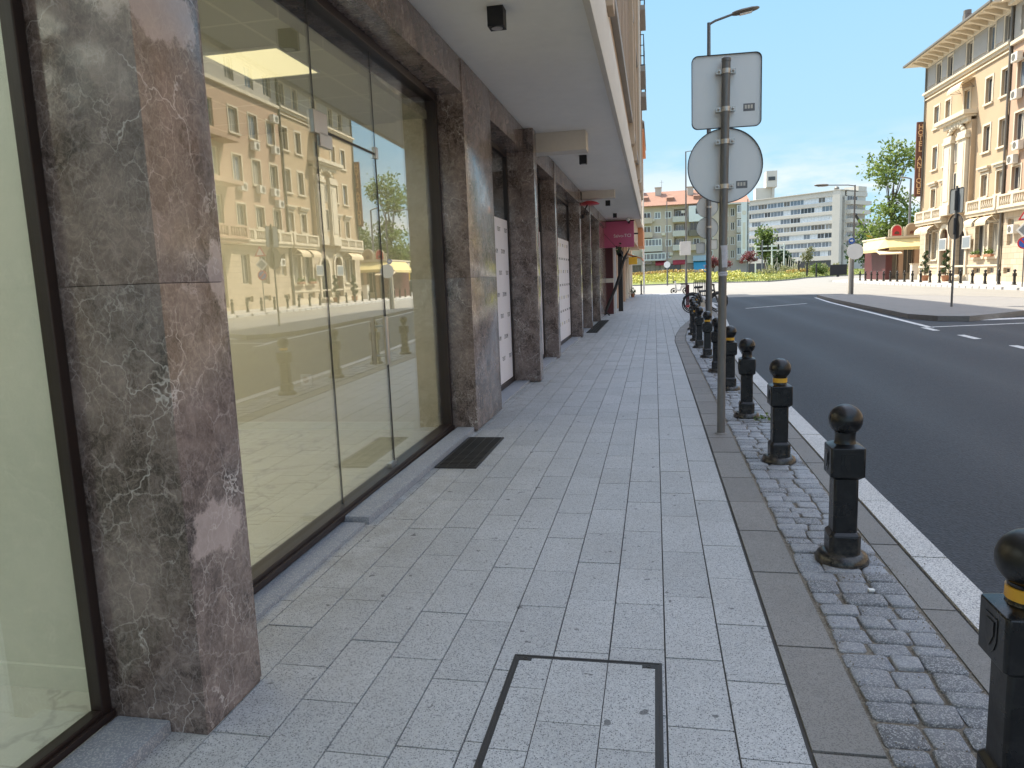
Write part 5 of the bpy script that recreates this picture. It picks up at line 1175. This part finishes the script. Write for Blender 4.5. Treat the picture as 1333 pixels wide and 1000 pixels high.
mb.add([(22.2, 78.02, 3.94), (22.2, 84, 3.94), (21.39, 84, 2.96), (21.39, 77.22, 2.96), (22.18, 76.62, 3.1)], [(3, 2, 1, 0), (4, 3, 0)]); mb.build('awning', 'yawning', cf)
mb = MB(); mb.prism([(77.3, 2.9), (75.9, 2.55), (75.9, 2.45), (77.3, 2.8)], 21.2, 23.2, axis='x'); mb.build('awning', 'awning', cf)
for (c, w_, h, m) in ((23.25, .52, 1.15, 'maroon'), (24.62, .62, 1.25, 'winframe')):
    mb = MB(); pr = [(c - w_, 4.2), (c + w_, 4.2)] + [(c + w_ * math.cos(a), 4.2 + h * .5 + h * .5 * math.sin(a)) for a in [math.pi * i / 10 for i in range(11)]]
    mb.prism(pr, 78.0, 78.12, axis='y'); ab = mb.build('arched_board', 'trim', cf); ORG[ab.name] = ORG[cf.name]
    mb = MB(); q = [(c + (x - c) * .8, 4.2 + (z - 4.2) * .85 + .08) for x, z in pr]; mb.prism(q, 77.97, 77.999, axis='y'); mb.build('board_face', 'red' if m == 'maroon' else 'beigedark', ab)
    mb = MB(); mb.prism([(c - .22, 4.4), (c + .22, 4.4)] + [(c + .22 * math.cos(a), 4.5 + .2 * math.sin(a)) for a in [math.pi * i / 8 for i in range(9)]], 77.94, 77.969, axis='y'); mb.build('motif', 'brown', ab)
mb = MB(); mb.bbox(25.35, 25.62, 77.9, 78.2, 4.2, 5.3, .05); mb.build('finial', 'trim', cf)
for a, h in ((22.5, 4.9), (23.85, 5.1)): mb = MB(); mb.bbox(a, a + .12, 78, 78.1, 4.2, h, .03); mb.build('finial', 'trim', cf)
t = thing('utility_box', 'cream cabinet standing between the cafe and the hotel', 'cabinet', (24.3, 74.6, .02))
mb = MB(); mb.bbox(23.6, 24.5, 74.4, 75.0, .02, 1.45, .05); mb.build('cabinet', 'acwhite', t); mb = MB(); mb.bbox(23.55, 24.55, 74.35, 75.05, 1.45, 1.52, .02); mb.build('lid', 'trim', t)
# ------------------------------------------------------------------ trees
def tree(name, label, loc, h, blobs, n, size, mat, seed, rt=.18, limbs=6, cat='tree', bark='bark', grp=None, flat=0.):
    rnd = random.Random(seed); loc = Vector(loc); t = thing(name, label, cat, loc, grp)
    mb = MB(); top = loc + Vector((blobs[0][0], blobs[0][1], h * .8))
    k = 6; tp = [loc + (top - loc) * (i / k) + Vector((rnd.gauss(0, .05) * h / 6, rnd.gauss(0, .05) * h / 6, 0)) * (i > 0) for i in range(k + 1)]
    mb.tube(tp, [rt * (1.35 if i == 0 else 1 - .8 * i / k) for i in range(k + 1)], 8)
    for b in blobs:
        c = loc + Vector(b[:3]); s0 = tp[min(k, max(1, int(k * (.25 + .5 * min(1, b[2] / h)))))]
        m = s0.lerp(c, .5) + Vector((0, 0, .08 * h * rnd.random())); mb.tube([s0, m, c], [rt * .42, rt * .25, rt * .06], 6)
        for j in range(limbs // 2):
            e = c + Vector((rnd.gauss(0, .5) * b[3], rnd.gauss(0, .5) * b[3], rnd.gauss(0, .5) * b[4])); mb.tube([m, m.lerp(e, .6), e], [rt * .2, rt * .1, rt * .03], 5)
    mb.build('trunk', bark, t, smooth=60)
    mb = MB(); pts = []; vol = [b[3] * b[3] * b[4] for b in blobs]; tot = sum(vol)
    for b, v in zip(blobs, vol):
        m = max(30, int(n * v / tot)); nc = max(6, int(m / 26)); cl = []
        for i in range(nc):
            d = Vector((rnd.gauss(0, 1), rnd.gauss(0, 1), rnd.gauss(0, 1))).normalized() * (rnd.random() ** .45)
            cl.append((Vector((d.x * b[3], d.y * b[3], d.z * b[4])), rnd.random()))
        for i in range(m):
            c, tn = rnd.choice(cl); q = c + Vector((rnd.gauss(0, 1), rnd.gauss(0, 1), rnd.gauss(0, .7))) * .17 * (b[3] + b[4])
            pts.append((loc + Vector(b[:3]) + q, min(1, max(0, tn * .6 + rnd.random() * .4))))
    leafcards(mb, pts, size, rnd, 0, flat); mb.build('crown', mat, t); return t
tree('plane_tree', 'tall loose-crowned green tree rising behind the cafe', (29, 100, -.1), 15.5, [(.2, 0, 8.0, 2.1, 2.0), (-.9, 0, 12.6, 2.0, 1.9), (.6, .5, 15.2, 1.9, 1.5), (1.9, 0, 14.3, 1.4, 1.2), (-1.2, .3, 14.7, 1.3, 1.1), (1.0, 0, 10.3, 1.3, 1.4), (1.4, -.5, 6.6, 1.9, 1.5), (-1.4, 0, 5.8, 2.0, 1.4), (-.2, .5, 4.6, 2.3, 1.3), (2.6, .6, 15.6, 1.2, .9)], 3700, .24, 'leaflight', 21, .22)
tree('plane_tree', 'bushy green tree half hidden behind the corner of the hotel', (35.5, 104, -.1), 11.5, [(0, 0, 8.2, 2.4, 2.2), (-1, 0, 6.2, 2.4, 1.8), (1.5, .4, 5.8, 2.3, 2.)], 3000, .24, 'leaf', 22, .2)
tree('broadleaf_tree', 'dark green tree mass behind the raised crane boom', (35, 128, -.1), 8.5, [(0, 0, 5.6, 2.6, 2.3), (2.2, 1, 4.6, 2.4, 2.), (-1.6, .5, 4.0, 2.2, 1.8), (4.2, 2, 5.6, 2.4, 2.2)], 3000, .3, 'leafdark', 23, .22)
tree('broadleaf_tree', 'dense green tree standing at the left end of the long office block', (25.4, 180, -.1), 14, [(0, 0, 9.2, 1.5, 2.4), (-.5, 0, 6.5, 1.6, 2.0), (.7, .5, 6, 1.5, 2.0)], 2200, .32, 'leaf', 24, .25)
tree('broadleaf_tree', 'dark green low tree filling the foot of the office block', (27.3, 172, -.1), 6, [(0, 0, 3.6, 1.5, 1.8), (1.3, .5, 3, 1.3, 1.4), (-1.0, 0, 2.6, 1.2, 1.4)], 1400, .32, 'leafdark', 25, .2)
def mz(x, y): return mound(x, y, y - lerp_poly(frontE, x))
for (x, y, lb, sd, hh) in ((13.6, 112, 'small plum-leaved tree on stakes in front of the office block', 31, 3.1), (8.9, 116, 'plum-leaved small tree mostly hidden behind the near signpost', 32, 2.8), (10.4, 117, 'plum-leaved small tree right behind the near signpost', 33, 2.6)):
    z = mz(x, y); tree('plum_tree', lb, (x, y, z), hh, [(0, 0, hh * .78, .85, .6), (.5, 0, hh * .66, .7, .5), (-.55, 0, hh * .64, .7, .5), (.1, 0, hh * .95, .5, .4)], 800, .13, 'leafred', sd, .07, grp=None)
z = mz(24.4, 127); tree('young_tree', 'slender young olive-green tree among the shrubs before the office block', (24.6, 127, z), 3.9, [(0, 0, 2.9, .8, .9), (.2, 0, 3.6, .55, .6), (-.2, 0, 2.2, .7, .6)], 750, .14, 'leafpale', 41, .06)
z = mz(26.7, 128); tree('round_shrub', 'rounded light green shrub beside the dark billboard', (26.9, 130, z), 1.8, [(0, 0, 1.0, 1.3, .8), (.8, 0, .8, 1.0, .6), (-.8, 0, .7, .9, .6)], 1300, .13, 'leaf', 42, .05, cat='shrub')
for i, x in enumerate((22.2, 23.6, 25.2)):
    y = 121.5 + i; z = mz(x, y); t = thing('wooden_post', 'slim dark post on the roundabout lawn, %s of three' % ('leftmost', 'middle one', 'rightmost')[i], 'post', (x, y, z), 'dark posts on the lawn')
    mb = MB(); mb.tube([(x, y, z - .1), (x, y, z + 2.0)], [.14, .12], 8); mb.build('shaft', 'machinedark', t); mb = MB(); mb.lathe([(.14, 0), (.16, .05), (.10, .14), (.01, .17)], (x, y, z + 2.0), 8); mb.build('cap', 'darkboard', t)
x, y = 28.6, 124; z = mz(x, y)
t = thing('billboard', 'dark back of a billboard on one thick post beside the lamp post disc', 'billboard', (x, y, z))
mb = MB(); mb.bbox(x - 1.25, x + 1.25, y - .12, y + .12, z + 1.45, z + 3.1, .03); mb.build('panel', 'darkboard', t); mb = MB(); mb.bbox(x - .25, x + .15, y - .1, y + .1, z - .2, z + 1.45, .02); mb.build('post', 'darkboard', t)
# truck crane
t = thing('truck_crane', 'yellow truck crane with its dark boom raised beyond the cafe', 'crane', (33, 112, -.1))
mb = MB(); mb.prism([(29.6, 112, 0)[:2], (30.2, 112)], 0, 1) if False else None
mb.tube([(31.3, 112, 3.2), (29.5, 112, 6.0)], [.36, .30], 8); mb.build('boom', 'machine', t); mb = MB(); mb.tube([(29.6, 112, 5.8), (27.9, 112, 8.6)], [.24, .16], 8); mb.ball((27.9, 112, 8.6), .28, 8); mb.build('boom_tip', 'machinedark', t)
mb = MB(); mb.bbox(30.6, 32.6, 111.2, 112.8, 1.9, 3.3, .1); mb.build('cab', 'machine', t); mb = MB(); mb.bbox(29.2, 36, 111, 113, 1.15, 1.85, .08); mb.build('chassis', 'machinedark', t)
for x in (29.9, 31.3, 34, 35.2):
    mb = MB(); mb.lathe([(.2, -.2), (.5, -.18), (.55, -.1), (.55, .1), (.5, .18), (.2, .2)], (x, 111.0, .75), 18, 0, 'y'); mb.build('wheel', 'blackmatt', t, smooth=50)
mb = MB(); mb.box(30.7, 31.8, 111.17, 111.2, 2.5, 3.1); mb.build('cab_window', 'winglass', t)
# ------------------------------------------------------------------ far apartments
ap = thing('apartment_block', 'grey four-storey apartment block with red tiled roof and small shops at its foot', 'building', (5, 150, 0))
TA = frame4((0, 150, 0), Vector((1, 0, 0)), Vector((0, -1, 0)), Z)
bays = [(-8.5, -6.6), (-5.5, -4.0), (-2.15, -.6), (.1, 1.35), (2.15, 3.4), (10.0, 11.4)]
rows = [(12.2, 13.6), (9.5, 10.9), (6.75, 8.15), (4.4, 5.6)]
hol = [(a, b, c, d) for a, b in bays for c, d in rows]; rec = [(3.9, 6.2, z, z + 2.2) for z in (11.7, 8.95, 6.2)]
shops = [(-8, -5, .2, 3.3), (-4.4, -2.6, .2, 3.3), (-1.9, 1.2, .2, 3.3), (2.0, 5.2, .2, 3.3), (6.3, 11.5, .2, 3.3)]
mb = MB(TA); wall(mb, -12, 12.6, 0, 14.6, hol + rec + shops, .5); mb.build('wall', 'aptgrey', ap)
mb = MB(TA); mb.box(-12, 12.6, -12, -1.1, 0, 14.6); mb.build('body', 'aptgrey', ap)
for a, b, c, d in hol: window(ap, TA, a, b, c, d, -.12, .16, 1, fm='aptwhite', gm='winglass')
for a, b, c, d in rec: window(ap, TA, a + .3, b - .4, c, d - .2, -1.05, .12, 2, fm='aptwhite', gm='winglass')
for a, b, c, d in shops: window(ap, TA, a, b, c, d, -.4, .12, 2, fm='pipe', gm='winglass')
def slabbalc(u0, u1, z, mat='aptlight', h=.95, out=1.1):
    mb = MB(TA); mb.box(u0, u1, .001, out, z - .15, z); mb.box(u0, u1, out - .1, out, z, z + h); mb.box(u0, u0 + .1, .001, out - .1, z, z + h); mb.box(u1 - .1, u1, .001, out - .1, z, z + h); o = mb.build('balcony', mat, ap); ORG[o.name] = ORG[ap.name]; return o
for z in (11.5, 8.75, 6.0): slabbalc(3.6, 6.4, z); slabbalc(-2.5, -.3 if z != 6.0 else 1.6, z, 'aptgrey' if z > 8 else 'aptlight')
for z, m, g in ((11.4, 'aptwhite', 'aptwhite'), (8.65, 'pipe', 'pipe'), (5.9, 'aptgrey', 'aptgrey')):
    o = slabbalc(6.7, 9.7, z, m, 1.0, 1.2)
    if z > 11:
        mb = MB(TA); wall(mb, 6.7, 9.7, 12.4, 14.2, [(7.9, 8.7, 12.6, 13.8)], .1, 1.2); mb.box(6.7, 9.7, .001, 1.1, 14.2, 14.3); mb.box(6.7, 6.75, .001, 1.1, 12.4, 14.2); mb.box(9.65, 9.7, .001, 1.1, 12.4, 14.2); mb.build('glazing', 'aptwhite', o); window(ap, TA, 7.9, 8.7, 12.6, 13.8, 1.1, .1, 0, fm='aptwhite')
    elif z > 8: window(ap, TA, 6.9, 9.5, 9.6, 11.1, .9, .12, 3, fm='pipe', gm='winglass')
    else: window(ap, TA, 7.6, 8.8, 6.0, 8.1, .0, .12, 1, fm='aptwhite', gm='winglass')
for (u0, u1, z0, z1) in ((-2.4, 1.5, 6.9, 8.3), (-2.3, 2.2, 4.2, 5.5)):   # glazed-in balconies
    window(ap, TA, u0, u1, z0, z1, .95, .14, 5, fm='aptwhite', gm='winglasspale')
mb = MB(TA)
for (u0, u1) in ((-2.3, 2.2),): mb.box(u0, u1, .001, 1.0, 4.0, 4.19); mb.box(u0, u1, .001, 1.0, 5.51, 5.6)
mb.build('balcony_slab', 'aptlight', ap)
rf = MB(TA); rf.prism([(.9, 14.6), (.9, 14.75), (-5.5, 18.0), (-12.2, 14.75), (-12.2, 14.6)], -12.2, 12.7, axis='x'); rf = rf.build('roof', 'roof', ap); ORG[rf.name] = ORG[ap.name]
for (u, w_, z) in ((.9, -4.2, 18.6), (7.2, -3.6, 18.3), (-2.6, -5, 18.4)):
    mb = MB(TA); mb.box(u - .6, u + .6, w_ - .5, w_ + .5, 16.2, z); mb.box(u - .7, u + .7, w_ - .6, w_ + .6, z, z + .15); mb.build('chimney', 'aptgrey', rf)
for (u, z0) in ((-1.8, 15.9), (3.2, 15.6), (8.4, 15.7)):
    mb = MB(TA); w0 = -(z0 - 14.75) / 3.25 * 6.4 + .9; mb.prism([(w0, z0), (w0, z0 + .7), (w0 - 2.2, z0 + 1.15), (w0 - 2.2, z0)], u - .7, u + .7, axis='x'); mb.build('dormer', 'roof', rf)
mb = MB(TA); mb.tube([(1.6, -5, 17.9), (1.6, -5, 20.2)], .03, 5); mb.tube([(1.2, -5, 19.8), (2.0, -5, 19.8)], .02, 5); mb.build('antenna', 'pipe', rf)
mb = MB(TA); mb.bbox(-2.4, -.5, .001, .35, 3.4, 4.0, .03); mb.build('shop_fascia', 'winglasspale', ap)
def flatawn(u0, u1, zt, zb, out, mat): mb = MB(TA); mb.prism([(.0, zt), (out, zb), (out, zb - .25), (out - .04, zb - .25), (out - .04, zb - .04), (.0, zt - .08)], u0, u1, axis='x'); mb.build('awning', mat, ap)
flatawn(.2, 2.4, 4.0, 3.3, 1.0, 'redcloth'); flatawn(3.6, 6.0, 4.0, 3.3, 1.0, 'redcloth'); flatawn(7.6, 10.4, 3.6, 1.6, 1.7, 'blue')
mb = MB(TA); mb.bbox(7.5, 10.6, .001, .45, 3.65, 4.7, .03); mb.build('shop_fascia', 'bluepale', ap)
for (u, z) in ((5.6, 13.3), (-3.0, 10.2), (1.8, 9.2), (3.3, 5.2), (-.2, 12.0)):
    mb = MB(TA); mb.bbox(u - .35, u + .35, .01, .35, z - .28, z + .28, .03); mb.build('air_conditioner', 'acwhite', ap)
mb = MB(TA); mb.box(12.6, 13.3, -9, .3, 0, 15.2); mb.build('stair_tower', 'greycon', ap)
# right wing
aw = thing('apartment_block', 'pale apartment wing with enclosed balconies right of the red-roofed block', 'building', (15.6, 151, 0))
hol = [(13.5, 14.3, z, z + 1.6) for z in (12.0, 9.3, 6.5, 3.9)] + [(14.7, 15.5, z, z + 1.6) for z in (12.0, 9.3, 6.5, 3.9)]
mb = MB(TA); wall(mb, 13.31, 18.1, 0, 14.2, hol, .3, -.4); mb.box(13.31, 18.1, -11, -1.0, 0, 14.2); mb.build('wall', 'aptgrey', aw)
for a, b, c, d in hol: window(aw, TA, a, b, c, d, -.6, .12, 1, fm='aptwhite')
for z in (11.6, 8.9, 6.1, 3.6):
    mb = MB(TA); mb.box(15.8, 18.1, -.399, .6, z - .15, z + .95); o = mb.build('balcony', 'aptlight', aw); ORG[o.name] = ORG[aw.name]
    window(aw, TA, 15.8, 18.1, z + .95, z + 2.4, .45, .12, 3, fm='aptwhite', gm='winglasspale'); 
mb = MB(TA); mb.box(13.2, 18.2, -11, .7, 14.2, 14.5); mb.build('roof_slab', 'aptlight', aw)
mb = MB(TA); mb.prism([(.7, 14.5), (-5, 16.4), (-11, 14.5)], 13.2, 18.2, axis='x'); mb.build('roof', 'roof', aw)
# left neighbour glimpsed is hidden; tall banner
t = thing('tall_banner', 'tall narrow white banner on a mast between the apartments and the office block', 'banner', (17.2, 147, 0))
mb = MB(); mb.box(16.3, 17.4, 147, 147.06, 3.2, 14.3); mb.build('cloth', 'aptwhite', t); mb = MB(); mb.tube([(17.5, 147, 0), (17.5, 147, 14.8)], .08, 8); mb.build('mast', 'galv', t)
mb = MB(); mb.lathe([(.32, -.0), (.42, -.0), (.42, .01), (.32, .01)], (16.85, 146.98, 12.3), 20, 0, 'y'); mb.box(16.6, 17.1, 146.985, 146.999, 5.5, 10.5); mb.build('print', 'acwhite', t)
# ------------------------------------------------------------------ office block
A_, B_ = Vector((26.2, 235, 0)), Vector((49.6, 214, 0)); Uo = (B_ - A_).normalized(); Wo = Vector((Uo.y, -Uo.x, 0)); LO = (B_ - A_).length
TO = frame4(A_, Uo, Wo, Z)
of = thing('office_block', 'long seven-storey pale concrete office block with continuous window bands', 'building', A_)
bands = [(19.0, 20.5), (16.5, 18.05), (14.1, 15.6), (11.7, 13.2), (9.3, 10.8), (6.9, 8.4), (4.4, 6.0)]
mb = MB(TO); mb.box(0, LO, -13, -.6, 0, 20.4); mb.build('body', 'office', of)
prev = 21.8
for i, (a, b) in enumerate(bands):
    mb = MB(TO); mb.bbox(0, LO - 2.2, -.6, .25, b, prev, .04); mb.build('spandrel', 'office', of); prev = a
    u = .3
    while u < LO - 2.4:
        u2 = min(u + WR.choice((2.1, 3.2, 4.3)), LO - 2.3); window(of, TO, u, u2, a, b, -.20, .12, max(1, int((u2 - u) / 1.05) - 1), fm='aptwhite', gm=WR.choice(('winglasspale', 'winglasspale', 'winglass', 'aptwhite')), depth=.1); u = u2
mb = MB(TO); mb.bbox(0, LO - 2.2, -.6, .25, 3.3, 4.5, .04); mb.build('spandrel', 'office', of)
mb = MB(TO); mb.bbox(LO - 2.2, LO, -2, .5, 0, 21.8, .05); mb.build('corner_pier', 'office', of)
mb = MB(TO); mb.box(.5, LO - 2.2, -.5, -.2, 0, 3.3); mb.build('shopfront', 'winglass', of)
mb = MB(TO); mb.bbox(-.3, LO + .3, -13.2, .6, 21.8, 22.0, .03); mb.build('parapet', 'office', of)
TOe = frame4(B_, -Wo, Uo, Z)
for i, (a, b) in enumerate(bands):
    window(of, TOe, 3.0, 8.5, a, b, .02, .14, 3, fm='aptwhite', gm='winglass')
    mb = MB(TOe); mb.bbox(2.4, 13.4, .0, 1.5 if i else .3, b, b + 1.1, .04); mb.build('balcony', 'office', of)
mb = MB(TOe); mb.box(8.6, 13, -4, .2, 20.4, 23.2); mb.build('roof_house', 'office', of)
mb = MB(TO); mb.ball((LO - 3, -3, 22.6), .7, 10); mb.build('roof_vent', 'pipe', of)
t = thing('tower_block', 'grey concrete stair tower rising behind the office block, beside the round sign', 'building', (38, 262, 0))
mb = MB(); mb.box(33.5, 38.6, 260, 266, 0, 28.3); mb.build('shaft', 'office', t); mb = MB(); mb.box(36.6, 40.0, 258.5, 264, 28.3, 33.5); mb.box(38.6, 39.3, 259, 260, 22, 28.3); mb.build('head', 'office', t)
mb = MB(); mb.box(37.2, 39.4, 258.4, 258.5, 30.4, 31.6); mb.build('window', 'winglass', t)
# white gantry and fence posts in front of the office block
t = thing('white_gantry', 'white metal gantry with slim posts standing before the office block', 'gantry', (21, 140, 0))
mb = MB(); mb.box(17.9, 23.2, 139.9, 140.1, 5.5, 5.75); mb.box(17.9, 23.2, 139.9, 140.1, 4.75, 4.95); mb.build('beam', 'white', t)
for x in (18.1, 20.9, 23.0):
    mb = MB(); mb.box(x - .1, x + .1, 139.88, 140.12, -.1, 6.0); mb.build('post', 'white', t)
for x in (19, 20.2, 22): mb = MB(); mb.box(x - .12, x + .12, 139.8, 139.88, 4.9, 5.9); mb.build('signal_head', 'machinedark', t)
t = thing('sculpture', 'white openwork metal sculpture of slim crossing rods left of the young tree', 'sculpture', (22.5, 132, 0))
mb = MB(); rnd = random.Random(77)
for i in range(16):
    x = 18.8 + i * .36; mb.tube([(x + rnd.uniform(-.2, .2), 132, .8), (x, 132, 2.0), (x + rnd.uniform(-.25, .25), 132, rnd.uniform(2.4, 3.6))], .045, 5)
mb.build('rods', 'acwhite', t); mb = MB(); mb.bbox(18.5, 24.8, 131.7, 132.3, .2, .8, .03); mb.build('base', 'trim', t)
